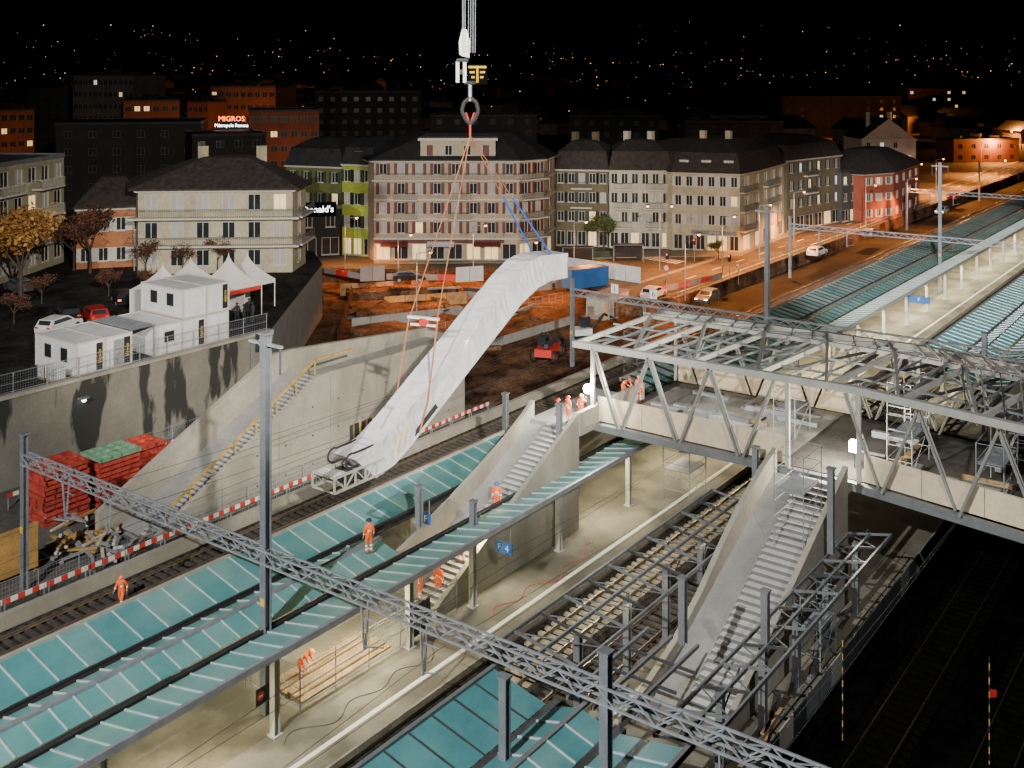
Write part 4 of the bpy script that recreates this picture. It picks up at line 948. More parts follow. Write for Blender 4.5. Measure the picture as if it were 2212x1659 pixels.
def wface(b,o,u,n,width,H,holes,mi=0):
    xs=sorted({0,width}|{h[0] for h in holes}|{h[1] for h in holes});zs=sorted({0,H}|{h[2] for h in holes}|{h[3] for h in holes})
    P=lambda x,z,dp=0:(o[0]+u[0]*x-n[0]*dp,o[1]+u[1]*x-n[1]*dp,o[2]+z)
    for i in range(len(xs)-1):
        for j in range(len(zs)-1):
            xm=(xs[i]+xs[i+1])/2;zm=(zs[j]+zs[j+1])/2
            if any(h[0]<xm<h[1] and h[2]<zm<h[3] for h in holes): continue
            b.face([P(xs[i],zs[j]),P(xs[i+1],zs[j]),P(xs[i+1],zs[j+1]),P(xs[i],zs[j+1])],mi)
    for h in holes:
        d=.2
        for a,c in (((h[0],h[2]),(h[1],h[2])),((h[1],h[2]),(h[1],h[3])),((h[1],h[3]),(h[0],h[3])),((h[0],h[3]),(h[0],h[2]))): b.face([P(*a),P(*c),P(*c,d),P(*a,d)],mi)
def building(name,label,pts,depth,z0,floors,fh,cols,wall,roof='hip',rh=3.5,rm=None,ww=1.1,wh=1.6,sh=None,lit=.06,blind=.25,balc=(),shop=False,gh=None,over=.06,tops=.35,detail=True,chim=0,dorm=0,cat='building',group=None,course=False):
    gh=gh or fh;pts=[Vector(p) for p in pts]
    root=thing(name,label,cat,(*pts[0],z0),0,group)
    ch=(pts[-1]-pts[0]).normalized();nb=Vector((-ch.y,ch.x));poly=pts+[pts[-1]+nb*depth,pts[0]+nb*depth];poly=[p-pts[0] for p in poly]
    H=gh+fh*(floors-1);b=MB();wins=[]
    for e in range(len(poly)):
        a=poly[e];c=poly[(e+1)%len(poly)];L=(c-a).length;u=(c-a)/L;n=Vector((u.y,-u.x));holes=[]
        nc=cols[e] if e<len(cols) else 0
        for f in range(floors):
            zf=0 if f==0 else gh+fh*(f-1)
            for k in range(nc):
                xc=L*(k+.5)/nc
                if f==0 and shop: w,h,sill=min(2.6,L/nc*.78),gh-1.0,.25
                else: w,h,sill=min(ww,L/nc*.7),wh,.85
                holes.append((xc-w/2,xc+w/2,zf+sill,zf+sill+h));wins.append((a+u*xc,zf+sill,math.atan2(u.y,u.x),w,h,f,k,e))
        wface(b,(a.x,a.y,0),u,n,L,H,holes)
        if course and e<len(poly)-2:
            for f in range(1,floors):
                zf=gh+fh*(f-1);s=MB().box(-.05,L+.05,-.1,-.003,zf-.12,zf+.16).build('string_course',m_frame,root,world=False);s.location=(a.x,a.y,0);s.rotation_euler=(0,0,math.atan2(u.y,u.x))
    b.face([(p.x,p.y,H) for p in poly]);b.build('wall',wall,root,world=False)
    for (p,z,an,w,h,f,k,e) in wins:
        r=random.random();pn=m_winl if r<lit else (m_winc if r<lit*1.3 else (m_blind if r<lit*1.3+blind else m_win))
        if not detail and pn is m_blind: pn=m_win
        if f==0 and shop: pn=m_winl if random.random()<.5 else m_win
        isb=f>0 or not shop
        fr,pa,sl,s_=winmesh(w,h,pn,sh if isb else None,not detail)
        wo=inst('window',fr,root,(p.x,p.y,z),an);inst('pane',pa,wo)
        if detail: inst('sill',sl,wo)
        if s_ and isb:
            inst('shutter',s_,wo,(-w/2-.0,0,0));inst('shutter',s_,wo,(w/2+w*.42,0,0))
    cen=sum(poly,Vector((0,0)))/len(poly);sc=lambda s,z:[(cen.x+(p.x-cen.x)*s,cen.y+(p.y-cen.y)*s,z) for p in poly]
    rb=MB();rm=rm or m_tile
    def loft(A,Bq):
        for i in range(len(A)): rb.face([A[i],A[(i+1)%len(A)],Bq[(i+1)%len(A)],Bq[i]])
    if roof=='hip':
        A=sc(1+over*2,H+.02);A2=sc(1+over*2,H+.2);T=sc(tops,H+rh);loft(A,A2);loft(A2,T);rb.face(T);rb.face(A[::-1])
    elif roof=='mansard':
        A=sc(1.03,H+.02);Mi=sc(.9,H+rh*.65);T=sc(.45,H+rh);loft(A,Mi);loft(Mi,T);rb.face(T);rb.face(A[::-1])
    elif roof=='gable':
        q=poly;A=[Vector((*q[0],H)),Vector((*q[-3],H)),Vector((*q[-2],H)),Vector((*q[-1],H))];m1=(A[0]+A[1])/2+Vector((0,0,rh));m2=(A[3]+A[2])/2+Vector((0,0,rh));up=Vector((0,0,.12))
        rb.face([A[0]+up*.3,m1+up,m2+up,A[3]+up*.3]);rb.face([A[1]+up*.3,m1+up,m2+up,A[2]+up*.3])
        g=MB();g.face([A[0],A[1],m1]);g.face([A[3],A[2],m2]);g.build('gable_wall',wall,root,world=False)
    else:
        A=sc(1.01,H+.003);T=sc(1.01,H+.5);loft(A,T);rb.face(sc(1.01,H+.3))
        if not detail and (pts[0].length>255):
            for k in range(3):
                q=poly[0].lerp(poly[1],.15+.3*k)+(poly[-1]-poly[0])*.4;MB().box(q.x-1.5,q.x+1.5,q.y-1.5,q.y+1.5,H+.31,H+1.2+.7*(k%2)).build('roof_box',rm,root,world=False)
    ro=rb.build('roof',rm,root,world=False)
    if detail and roof!='flat':
        cb=MB();A=sc(1.035,H-.25);T=sc(1.05,H+.015)
        for i in range(len(A)): cb.face([A[i],A[(i+1)%len(A)],T[(i+1)%len(A)],T[i]])
        cb.build('cornice',m_frame,root,world=False)
    for k in range(chim):
        p=cen+ (poly[1]-poly[0])*(((k+.5)/chim)-.5)*.8;MB().box(p.x-.45,p.x+.45,p.y-.45,p.y+.45,H+rh*.5,H+rh+1.3).build('chimney',wall,ro,world=False)
    if dorm:
        a=poly[0];c=poly[1];u=(c-a).normalized();an=math.atan2(u.y,u.x)
        db=MB();db.box(-.75,.75,-.1,2.5,.3,2.0);db.hexa([(-.95,-.3,2.0),(.95,-.3,2.0),(.95,2.5,2.0),(-.95,2.5,2.0),(-.05,-.3,2.7),(.05,-.3,2.7),(.05,2.5,2.7),(-.05,2.5,2.7)],1)
        dm=db.mesh('dormer',[m_frame,rm]);fr,pa,_,_2=winmesh(1.0,1.3,m_win,None)
        for k in range(dorm):
            p=a+(c-a)*(k+.5)/dorm;d=inst('dormer',dm,root,(p.x-u.y*.5,p.y+u.x*.5,H),an);w=inst('window',fr,d,(0,-.22,.5));inst('pane',pa,d,(0,-.22,.5))
    for (e,f,x0,x1,dp,rm_) in balc:
        a=poly[e];c=poly[e+1];L=(c-a).length;u=(c-a)/L;an=math.atan2(u.y,u.x);zf=gh+fh*(f-1);wd_=(x1-x0)*L;p=a+u*(x0*L)
        s=MB().box(0,wd_,-dp,-.003,-.2,.02).build('balcony',m_frame,root,world=False);s.location=(p.x,p.y,zf+.1);s.rotation_euler=(0,0,an)
        r_=MB();r_.bar((0,-dp+.05,1.0),(wd_,-dp+.05,1.0),.06);nb_=int(wd_/.25)
        for k in range(nb_+1): r_.bar((wd_*k/nb_,-dp+.05,0),(wd_*k/nb_,-dp+.05,1.0),.03)
        for xx in (0,wd_): r_.bar((xx,-dp+.05,1.0),(xx,0,1.0),.05)
        r_.build('railing',rm_,s,world=False)
    return root
w_cream=PL('cream_plaster',(.47,.415,.295));w_pink=PL('pale_pink_plaster',(.47,.385,.27));w_yel=PL('lime_yellow_plaster',(.36,.44,.06));w_olv=PL('shaded_olive_plaster',(.12,.14,.04));w_grey=PL('grey_plaster',(.075,.072,.068));w_white=PL('white_plaster',(.53,.49,.40));w_red=PL('red_plaster',(.33,.08,.045));w_orng=PL('orange_plaster',(.42,.17,.08));w_dcream=PL('shaded_cream_plaster',(.15,.125,.075));w_lcream=PL('left_block_plaster',(.33,.30,.21));w_corner=PL('corner_cream_plaster',(.53,.46,.31));w_dorng=PL('dark_orange_plaster',(.13,.05,.025));w_far=PL('far_red_plaster',(.12,.042,.026));w_dark=PL('near_black_plaster',(.022,.02,.018))  # the darker cream and olive have shade put into their wall colour
building('apartment_house','cream three storey house with brown hipped roof and wrap around balconies',[W(298,592,6.5),W(632,588,6.5),W(660,568,6.5)],12,6.5,3,3.25,[6,1],w_cream,'hip',3.4,m_tile,1.5,1.9,None,.05,.45,[(0,1,-.05,1.05,1.3,m_dsteel),(0,2,-.05,1.05,1.3,m_dsteel),(1,1,-.0,1.0,1.2,m_dsteel),(1,2,0,1,1.2,m_dsteel)],over=.05,tops=.3,chim=2)
pk=building('apartment_house','large pale pink apartment house with red shutters in the middle of the square',[W(808,564,2),W(1120,564,2),W(1175,556,2),W(1198,538,2)],14,2,5,2.9,[8,2,1],w_pink,'hip',3.9,m_slate,1.15,1.65,m_shred,.03,.3,[(0,4,-.01,1.01,1.0,m_dsteel),(1,4,-.01,1.01,1.0,m_dsteel),(0,3,.14,.30,1.0,m_dsteel),(0,2,.14,.30,1.0,m_dsteel),(0,2,.52,.68,1.0,m_dsteel),(0,3,.52,.68,1.0,m_dsteel),(1,3,0,1,1.1,m_dsteel),(1,2,0,1,1.1,m_dsteel),(1,1,0,1,1.1,m_dsteel)],True,3.3,over=.02,tops=.5,course=True)
pA=Vector(W(808,564,2));pB=Vector(W(1120,564,2));u=(pB-pA).normalized();L=(pB-pA).length;an=math.atan2(u.y,u.x);H=3.3+2.9*4
at=MB().box(0,L*.52,0,6,0,3.0).build('attic_storey',w_cream,pk,world=False)
p=u*(L*.32);at.location=(p.x-u.y*.3,p.y+u.x*.3,H+.0);at.rotation_euler=(0,0,an)
MB().box(-.35,L*.52+.35,-.4,6.3,3.0,3.35).build('attic_cornice',m_frame,at,world=False)
for k in range(4):
    fr,pa,sl,s_=winmesh(1.1,1.5,m_win,m_shred);w=inst('window',fr,at,(L*.52*(k+.5)/4,-.16,.8));inst('pane',pa,w)
    if k%3==0: inst('shutter',s_,w,(0,.07,0));inst('shutter',s_,w,(.46,.07,0))
b=MB();b.box(0,L*.9,-.35,-.02,2.75,3.2);fa=b.build('shop_fascia',m_shred,pk,world=False);fa.rotation_euler=(0,0,an)
for k in range(3):
    a_=MB();x0_=L*(.05+.32*k);a_.hexa([(x0_,-1.5,2.35),(x0_+4,-1.5,2.35),(x0_+4,-1.45,2.35),(x0_,-1.45,2.35),(x0_,-.36,2.9),(x0_+4,-.36,2.9),(x0_+4,-.36,2.95),(x0_,-.36,2.95)]);q=a_.build('awning',[m_shred,m_whitec,m_shred][k],pk,world=False);q.rotation_euler=(0,0,an)
building('apartment_house','dark olive house with pale shutters behind the fast food corner',[W(618,540,2),W(738,548,2)],12,2,4,3.35,[4],w_olv,'mansard',4.2,m_slate,1.1,1.7,m_shdark,.02,.2,dorm=2)
building('apartment_house','bright lime green house squeezed left of the pink house',[W(739,551,2),W(805,556,2)],12,2,4,3.5,[3],w_yel,'mansard',4.0,m_slate,1.1,1.8,m_shdark,.05,.3,dorm=1,shop=True)
mc=building('fast_food_corner','low dark corner building with a lit white fast food sign',[W(640,556,2),W(738,552,2)],8,2,2,3.6,[2],w_dark,'flat',.5,m_dsteel,1.4,1.8,None,.3,0,shop=True)
u=(Vector(W(738,552,2))-Vector(W(640,556,2))).normalized();an=math.atan2(u.y,u.x);MB().box(-1.5,6.0,-.3,-.05,6.1,8.3).build('sign_panel',M('sign_panel_black',(.006,.006,.006),.9,0,.1,spec=0),mc,world=False).rotation_euler=(0,0,an)
text("McDonald's",1.35,m_lampc,mc,(u.x*5.6+u.y*.4,u.y*5.6-u.x*.4,7.2),(R(90),0,an),.03,align='RIGHT')
building('apartment_house','dark cream house with white dormers right of the pink house',[W(1200,532,2),W(1314,535,2)],13,2,4,3.05,[5],w_dcream,'mansard',4.4,m_tile,1.05,1.6,m_shdark,.05,.1,[(0,2,.3,.7,.9,m_dsteel),(0,3,.3,.7,.9,m_dsteel)],True,3.3,dorm=4,chim=2)
building('apartment_house','pale house with stacked balconies between the dark cream and the corner house',[W(1316,536,2),W(1450,538,2)],13,2,4,3.05,[6],w_white,'mansard',4.6,m_tile,1.05,1.7,None,.06,.2,[(0,1,.08,.36,1.1,m_dsteel),(0,2,.08,.36,1.1,m_dsteel),(0,3,.08,.36,1.1,m_dsteel),(0,1,.6,.88,1.1,m_dsteel),(0,2,.6,.88,1.1,m_dsteel),(0,3,.6,.88,1.1,m_dsteel)],True,3.3,dorm=4,chim=2)
cb=building('apartment_house','cream corner house with mansard roof and shops beside the road',[W(1453,540,2),W(1598,547,2),W(1628,537,2),W(1694,506,2)],13,2,4,3.0,[6,1,4],w_corner,'mansard',4.8,m_tile,1.0,1.6,m_frame,.05,.15,[(1,1,0,1,.9,m_dsteel),(1,2,0,1,.9,m_dsteel),(1,3,0,1,.9,m_dsteel),(2,2,.3,.7,.9,m_dsteel),(2,3,.3,.7,.9,m_dsteel)],True,3.3,dorm=3,chim=2)
u=(Vector(W(1598,547,2))-Vector(W(1453,540,2))).normalized();an=math.atan2(u.y,u.x)
f=MB().box(3,10,-.2,-.02,2.75,3.3).build('shop_fascia',m_gsteel,cb,world=False);f.rotation_euler=(0,0,an);text('LIERDO',.5,m_white,f,(6.5,-.22,3.02),(R(90),0,0),.01)
building('apartment_house','dim cream house along the road right of the corner house',[W(1699,503,2),W(1815,480,2)],13,2,4,3.1,[6],w_dcream,'mansard',4.0,m_tile,1.0,1.6,m_shdark,.1,.1,[(0,2,.3,.5,.9,m_dsteel),(0,3,.3,.5,.9,m_dsteel)],True,3.3)
building('shop_house','low dark house with one bright shop window by the road',[W(1818,482,2),W(1868,474,2)],10,2,3,3.1,[3],w_grey,'flat',.5,m_dsteel,1.1,1.5,None,.25,0,(),True)
building('gabled_house','red gabled house lit by street lamps at the right',[W(1866,480,2),W(1930,474,2),W(1985,446,2)],12,2,3,3.0,[3,4],w_red,'hip',4.0,m_tile,1.0,1.4,m_frame,.15,.1,over=.05)
building('gabled_house','white gabled house rising behind the red one',[CF(255,84),CF(255,97)],14,2,4,3.0,[4],w_white,'gable',5,m_slate,1,1.4,None,.1,.1,chim=2)
building('apartment_block','long cream apartment block with balconies at the left edge',[W(-150,665,6.5),W(138,566,6.5)],14,6.5,4,3.25,[9],w_lcream,'flat',.5,m_gsteel,1.6,1.8,None,.08,.4,[(0,f,x,x+.2,1.3,m_frame) for f in (1,2,3) for x in (.1,.4,.72)])
building('low_house','orange red house behind the autumn trees at the left',[W(165,582,6.5),W(318,574,6.5)],11,6.5,2,3.6,[4],w_orng,'hip',3.4,m_tile,1.1,1.6,m_frame,.08,.1,over=.05)
BG=[(157,297,160,300,18,'grey','tall grey apartment tower in the upper left',.05,12),(455,600,185,290,16,'red','reddish slab building behind the orange supermarket sign',.03,9),(537,683,237,232,16,'red','red brown block right of the orange supermarket sign',.02,7),(120,415,265,212,20,'dark','long low dark roofed hall in the left middle distance',.0,6),(415,560,290,205,18,'dark','low dark hall behind the cream hipped house',.0,4),(266,378,216,280,14,'red','small red lit block beside the grey tower',.04,6),(0,48,236,250,14,'orange','orange lit block at the left edge',.2,4),(680,906,197,335,16,'dark','wide dark block behind the pink house',.02,9),(-60,155,192,340,16,'dark','dark slab block far left',.03,10),(405,457,217,286,12,'red','narrow orange red block left of the slab',.15,4),(1962,2110,190,520,18,'red','red lit long block at the upper right by the yard',.2,9),(1690,1955,208,470,18,'dark','dim long block in the upper right distance',.08,9),(1230,1420,248,330,16,'dark','dark block behind the balcony house',.04,6),(1480,1690,260,300,14,'dark','dark block behind the corner house',.05,5),(2060,2212,300,330,10,'red','low reddish shed along the railway yard',.05,5),(930,1160,248,300,14,'dark','dark block behind the pink house roof',.04,6)]
wm={'grey':w_grey,'red':w_far,'orange':w_dorng,'dark':w_dark}
for (x0,x1,yt,d,dep,wc,lb,lt,nc) in BG:
    zt=CH-(yt-HZ)*d/FL;H=zt-2-.5;fl=max(2,int(H/3.1));building('distant_block',lb,[CF(d,(x0-CXP)*d/FL),CF(d+random.uniform(-4,8),(x1-CXP)*d/FL)],dep,2,fl,H/fl,[nc],wm[wc],'flat',.5,m_slate,1.5,1.4,None,lt,.1,detail=False)
t=thing('supermarket_sign','illuminated supermarket sign in orange and white letters on a roof','sign',(*CF(226,(500-CXP)*226/FL),17.6))
an=TH-R(90)
MB().box(-2.8,2.8,.1,.25,.2,3.3).build('sign_board',m_black,t,world=False).rotation_euler=(0,0,an)
text('MIGROS',1.55,M('orange_sign_glow',(1,.2,.02),.5,emit=6,ecol=(1,.14,.015)),t,(0,0,2.55),(R(90),0,an),.05)
text('Métropole Renens',.95,m_lampc,t,(0,0,1.15),(R(90),0,an),.05)
for q in (-2,2): MB().tube((q*st,-q*ct,-6),(q*st,-q*ct,.3),.08,n=6).build('support',m_dsteel,t,world=False)
hm=MB();hm.box(-6,6,-5,5,0,7,0);hm.hexa([(-6.5,-5.5,7),(6.5,-5.5,7),(6.5,5.5,7),(-6.5,5.5,7),(-6.5,-.1,10.5),(6.5,-.1,10.5),(6.5,.1,10.5),(-6.5,.1,10.5)],1)
hme=hm.mesh('hillside_house',[m_house,m_slate])
for k in range(240):
    d=random.choice((random.uniform(400,800),random.uniform(600,1500)));r=random.uniform(-.5,.5)*d
    o=bpy.data.objects.new('hillside_house',hme);COL.objects.link(o);o.location=(*CF(d,r),hz(d,r)-1.5);o.rotation_euler=(0,0,random.uniform(0,6));s=random.uniform(.8,1.5);o.scale=(s*random.uniform(.8,1.6),s,s)
    tag(o,'small dark house on the unlit hillside','house','dark houses scattered over the hillside')
def lights(n,mat,label,rng,sz,seed,pw_=1.3,thr=-.15):
    rd=random.Random(seed);b=MB()
    for k in range(n):
        d=rng[0]+(rng[1]-rng[0])*rd.random()**pw_;r=rd.uniform(-.5,.5)*d
        if noise.noise(Vector((d*.004,r*.006,seed)))<thr: continue
        s=sz*d/1000*rd.choice((.35,.4,.5,.65,.9));b.ball((*CF(d,r),hz(d,r)+5+rd.uniform(0,4)),s,5,4)
    tag(b.build('town_lights',mat),label,'lights',None,'stuff')
lights(260,m_lampt,'orange points of light all over the dark hillside',(450,2200),.34,3,1.6,.0)
lights(360,m_lampf,'faint warm points of light scattered over the dark hillside',(450,2600),.42,6,1.0)
lights(90,m_lampw,'white points of light scattered over the dark hillside',(450,3000),.25,4,1.1)
rd=random.Random(9);b=MB()
for k in range(95):
    x=rd.uniform(240,900);y=rd.uniform(20,70)+ (x-260)*.03;b.ball((x,y,rd.uniform(6,12)),.26*x/300,5,4)
tag(b.build('yard_lights',m_lampo),'dense orange lights of the railway yard at the upper right','lights',None,'stuff')

# ---------------------------------------------------------------- trees
def tree(px,py,z,h,w,cols,label,seed,dens=1.,ls=1.):
    rd=random.Random(seed);x,y=W(px,py,z);t=thing('tree',label,'tree',(x,y,z));b=MB();tips=[]
    def limb(p,d,L,r,lv):
        q=p+d*L;b.tube(p,q,r,r*.6,6)
        if lv<=1: tips.append(q)
        if lv==0: return
        for k in range(4 if lv>=2 else 3):
            nd=(d+Vector((rd.uniform(-1,1),rd.uniform(-1,1),rd.uniform(-.2,.5)))*.95).normalized();limb(q,nd,L*.70*rd.uniform(.8,1.2),r*.55,lv-1)
    limb(Vector((0,0,0)),Vector((0,0,1)),h*.33,h*.026,3);b.build('trunk',m_bark,t,world=False)
    f=MB();
    for q in tips:
        q=Vector((q.x*w,q.y*w,q.z))
        mi=rd.randrange(len(cols))
        for k in range(int(46*dens)):
            c=q+Vector((rd.gauss(0,.6),rd.gauss(0,.6),rd.gauss(0,.5)))*h*.09;s=h*rd.uniform(.014,.03)*ls
            a=Vector((rd.uniform(-1,1),rd.uniform(-1,1),rd.uniform(-1,1))).normalized();bb=a.orthogonal().normalized();f.face([c-a*s,c+bb*s*.7,c+a*s,c-bb*s*.7],mi if rd.random()<.7 else rd.randrange(len(cols)))
    f.build('crown',cols,t,world=False)
la=[M('autumn_leaf_a',(.36,.17,.035),.8,0,.2,2),M('autumn_leaf_b',(.25,.11,.025),.8,0,.2,2),M('autumn_leaf_c',(.44,.24,.06),.8,0,.2,2)]
lr=[M('rust_leaf_a',(.14,.055,.025),.8,0,.2,2),M('rust_leaf_b',(.08,.035,.02),.8,0,.2,2)]
lg=[M('green_leaf_a',(.09,.12,.03),.8,0,.2,2),M('green_leaf_b',(.13,.15,.045),.8,0,.2,2)]
tree(45,660,6.5,10.5,1.05,la,'golden brown autumn tree at the left edge',1,1.3);tree(-15,650,6.5,9.5,1.,la,'autumn tree cut by the left edge',2,1.2);tree(195,590,6.5,8.0,.85,lr,'dark rusty tree in front of the orange house',3);tree(160,585,6.5,7.0,.85,lr,'second dark rusty tree further left of the orange house',8);tree(315,600,6.5,5.0,.9,lr,'thin half bare bush left of the cream house',4,.25);tree(1305,540,2,6.0,.9,lg,'small yellow green tree in front of the dark cream house',5);tree(1552,562,2,3.2,1.1,lg,'dark green shrub below the corner house',6);tree(470,590,6.5,4.5,1.,lr,'dark bush behind the white tents',7,.6);tree(395,598,6.5,4,.9,lr,'bare bush in front of the cream house',9,.2)
for i,(px,py) in enumerate(((90,655),(235,640),(330,635),(30,700))):
    tree(px,py,6.5,3.0,1.2,lr,['low dark bush between the autumn tree and the black car','low dark bush just left of the tents','low dark bush behind the left tent','low dark bush at the left edge below the autumn tree'][i],12+i,.7)

# ---------------------------------------------------------------- people
pw('walk',262,1312,.05,R(-150),'orange','worker in orange walking beside the track at the lower left')
pw('stand',797,1196,4.75,R(60),'dark','worker in orange seen from behind standing on the teal canopy')
pw('bend',652,1468,.61,R(-60),'orange','worker in orange bending over on the platform near the post')
pw('stand',908,1296,.61,R(120),'orange','worker in orange under the canopy edge, left of a pair')
pw('stand',947,1290,.61,R(20),'orange','worker in orange under the canopy edge, right of a pair')
person('point',47.2,38.4,1.95,R(190),'red','worker with red helmet half hidden behind the canopy on the stair')
person('stand',50.7,38.5,3.65,R(200),'blue','worker with blue helmet standing on the pale stair')
pw('stand',1228,915,7.0,R(150),'red','worker with red helmet in the middle of the group on the landing')
pw('point',1256,912,7.0,R(210),'orange','worker at the right of the group on the landing by the lamp')
pw('stand',1206,922,7.0,R(100),'red','worker at the left of the group on the landing behind the post')
pw('bend',1348,858,7.0,R(-90),'red','worker with red helmet at the bridge end behind the timber panel');pw('stand',1380,868,7.0,R(0),'orange','worker in orange on the bridge deck left of the red sheet')
for i,(px,py) in enumerate(((512,696),(528,699),(545,694),(538,686))):
    pw('stand',px,py,6.5,R(40+70*i),'dark',['person in dark clothes at the left of the group by the tent entrance','person in dark clothes nearest the fence by the tent entrance','person in dark clothes at the right of the group by the tent','person in dark clothes at the back of the group by the tent'][i],dark=True)
x,y=W(668,1462,.6);o=MB().path([(x,y,.62),(x-.3,y+.2,1.5)],.02).build('broom',m_woodd);tag(o,'broom handle held by the bending worker on the platform','broom')

# ---------------------------------------------------------------- lamps
def light(kind,loc,energy,col,size=.3,name='lamp_light',**k):
    l=bpy.data.lights.new(name,kind);l.energy=energy;l.color=col
    if kind=='AREA': l.shape='RECTANGLE';l.size=k.get('sx',1);l.size_y=k.get('sy',1)
    elif kind!='SUN': l.shadow_soft_size=size
    o=bpy.data.objects.new(name,l);COL.objects.link(o);o.location=loc
    if kind=='SPOT':
        l.spot_size=R(k['cone']);l.spot_blend=k.get('blend',.5);o.rotation_euler=(Vector(k['aim'])-Vector(loc)).to_track_quat('-Z','Y').to_euler()
    return o
SOD=(1,.32,.06)
def lamp(px,py,z,h,label,energy=2500,col=SOD,arms=1,mat=None):
    x,y=W(px,py,z);t=thing('street_lamp',label,'street lamp',(x,y,z))
    MB().tube((0,0,0),(0,0,h),.09,.06,8).build('post',m_galv,t,world=False)
    for s in ((1,) if arms==1 else (1,-1)):
        MB().tube((0,0,h),(1.5*s*st,-1.5*s*ct,h+.25),.05,n=6).build('arm',m_galv,t,world=False)
        hh=MB().box(-.35,.35,-.2,.2,.0,.14).build('lamp_head',m_gsteel,t,world=False);hh.location=(1.7*s*st,-1.7*s*ct,h+.22)
        MB().ball((0,0,-.06),.2,8,5).build('lamp_glass',mat or m_lampo,hh,world=False)
    if energy:
        p=(x+(1.7*st),y-1.7*ct,z+h-.3);light('SPOT',p,energy,col,.25,cone=138,blend=.5,aim=(p[0]-.8*ct,p[1]-.8*st,p[2]-5))
lamp(1425,585,2,9,'two armed orange street lamp in front of the balcony house',14000,arms=2)
lamp(1022,600,2,7,'street lamp behind the long chains on the orange street',10000);lamp(745,578,2,7,'street lamp beside the fast food corner',10000)
lamp(1715,520,2,8,'street lamp by the corner house along the road',20000);lamp(1960,480,2,8,'street lamp by the red gabled house',26000);lamp(2022,420,2,8,'street lamp far along the road',40000);lamp(1870,500,2,8,'street lamp between the road and the fence',24000)
lamp(290,585,6.5,6,'orange lamp beside the orange house',3500);lamp(1560,595,2,8,'street lamp near the green shrub',19000);lamp(1240,590,2,7,'street lamp right of the pink house',10000);lamp(1640,560,2,8,'street lamp on the road left of the white car',20000);lamp(1480,650,2,8,'street lamp beside the two cars on the road',14000)
lamp(2120,380,2,9,'farthest orange street lamp at the upper right',60000);lamp(860,606,2,6,'street lamp over the black car',10000)
lamp(900,690,0,8,'added lamp post lighting the middle of the red brown pit',6500);lamp(1130,660,0,8,'added lamp post lighting the pit behind the escalator',6500)  # both posts added to brighten the pit
lamp(418,900,0,5,'site lamp post leaning on the stained retaining wall',0,mat=m_gsteel);lamp(133,1010,0,5,'white site lamp post above the red stacks',0,mat=m_lampc)
for px,d,zz,e in ((560,275,14,6000),(650,222,9,4000),(330,265,8,3000),(20,238,10,3000),(420,270,8,3500),(2020,480,10,26000),(1800,450,10,4000),(480,1000,35,60000),(650,1050,35,60000),(2150,330,9,30000),(2080,260,7,18000),(2190,420,9,45000),(1700,620,12,12000)):
    light('POINT',(*CF(d,(px-CXP)*d/FL),zz),e,SOD,.5)
x,y=W(1270,905,7);t=thing('work_lamp','glaring work lamp on a tripod at the left end of the bridge','work lamp',(x,y,7))
for k in range(3): MB().tube((0,0,1.0),(.5*math.cos(k*2.1),.5*math.sin(k*2.1),0),.02,n=5).build('leg',m_black,t,world=False)
MB().tube((0,0,.9),(0,0,1.75),.025,n=6).build('mast',m_black,t,world=False);MB().ball((0,0,2.0),.33,10,6).build('lamp_balloon',M('work_lamp_glow',(1,1,1),.5,emit=40,ecol=(1,.97,.85)),t,world=False)
light('POINT',(x-.4,y-.3,9.35),3200,(1,.95,.82),.25)
x,y=W(1846,1008,7);t=thing('work_lamp','glaring work lamp on the bridge beside the scaffolded stair','work lamp',(x,y,7))
MB().tube((0,0,0),(0,0,.9),.03,n=6).build('mast',m_black,t,world=False);MB().box(-.25,.25,-.25,.25,.9,1.5).build('lamp_head',M('work_lamp_glow_b',(1,1,1),.5,emit=40,ecol=(1,.93,.75)),t,world=False)
light('POINT',(x-.5,y+.4,8.8),3600,(1,.9,.7),.25)
light('POINT',(64,30,10.5),700,(1,.93,.8),.4)
WM=(1,.87,.56)
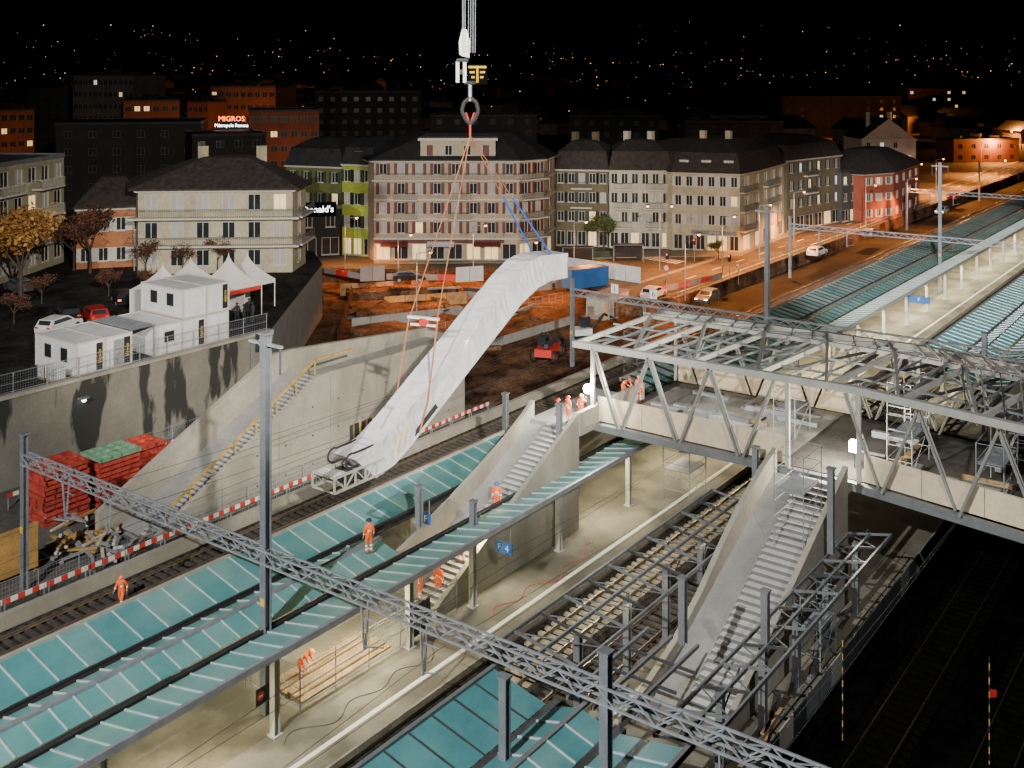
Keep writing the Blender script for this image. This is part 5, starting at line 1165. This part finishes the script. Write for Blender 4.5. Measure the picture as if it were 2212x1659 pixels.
for x,e in ((16,700),(27,600),(38,900),(49.5,900),(60,700),(70,600)): light('AREA',(x,37.2,4.1),e,WM,name='platform_tube_light',sx=6,sy=.2)
for k in range(9): light('AREA',(82+17*k,37.2,4.1),2000,WM,name='platform_tube_light',sx=14,sy=.2)
for x in (45,56): light('AREA',(x,26.0,4.2),90,WM,name='platform_tube_light',sx=7,sy=.2)
for x in (20,38,52): light('AREA',(x,43,4.1),350,WM,name='platform_tube_light',sx=9,sy=.2)
for k in range(5): light('AREA',(100+20*k,26.3,4.2),500,WM,name='platform_tube_light',sx=10,sy=.2)
WH=(1,.98,.93)
light('SPOT',(*CF(-12,-32),52),370000,WH,.3,'floodlight',cone=58,blend=.4,aim=(*CF(72,-8),3))
light('SPOT',(*CF(-10,12),44),600000,(1,.93,.80),.5,'floodlight',cone=36,blend=.5,aim=(*CF(147,-24),9))
light('SPOT',(*CF(0,10),48),1500000,WH,.6,'floodlight',cone=17,blend=.5,aim=(150,42,5))
light('SPOT',(*CF(-10,25),50),90000,WH,.6,'floodlight',cone=28,blend=.7,aim=(58,24,8))
light('SPOT',(*CF(-10,10),46),460000,(1,.91,.74),.6,'floodlight',cone=14,blend=.6,aim=(*CF(170,27),8))
s=light('SUN',(0,0,80),.008,(.75,.85,1),name='night_fill');s.data.angle=R(.5);s.rotation_euler=(R(50),0,R(-70))  # weak blue fill added from above, no such source in view
nt=wd.node_tree;sk=nt.nodes.new('ShaderNodeTexSky');sk.sky_type='NISHITA';sk.sun_disc=False;sk.sun_elevation=R(-7);sk.sun_rotation=R(200)
nt.links.new(sk.outputs[0],nt.nodes['Background'].inputs['Color']);nt.nodes['Background'].inputs['Strength'].default_value=.05
cd=bpy.data.cameras.new('Camera');cam=bpy.data.objects.new('Camera',cd);COL.objects.link(cam)
cam.location=(0,0,CH);cam.rotation_euler=(R(90),0,TH-R(90));cd.sensor_width=36;cd.lens=FL/2212*36;cd.shift_y=-(829.5-HZ)/2212;cd.clip_end=9000;cd.clip_start=.5
scene.camera=cam
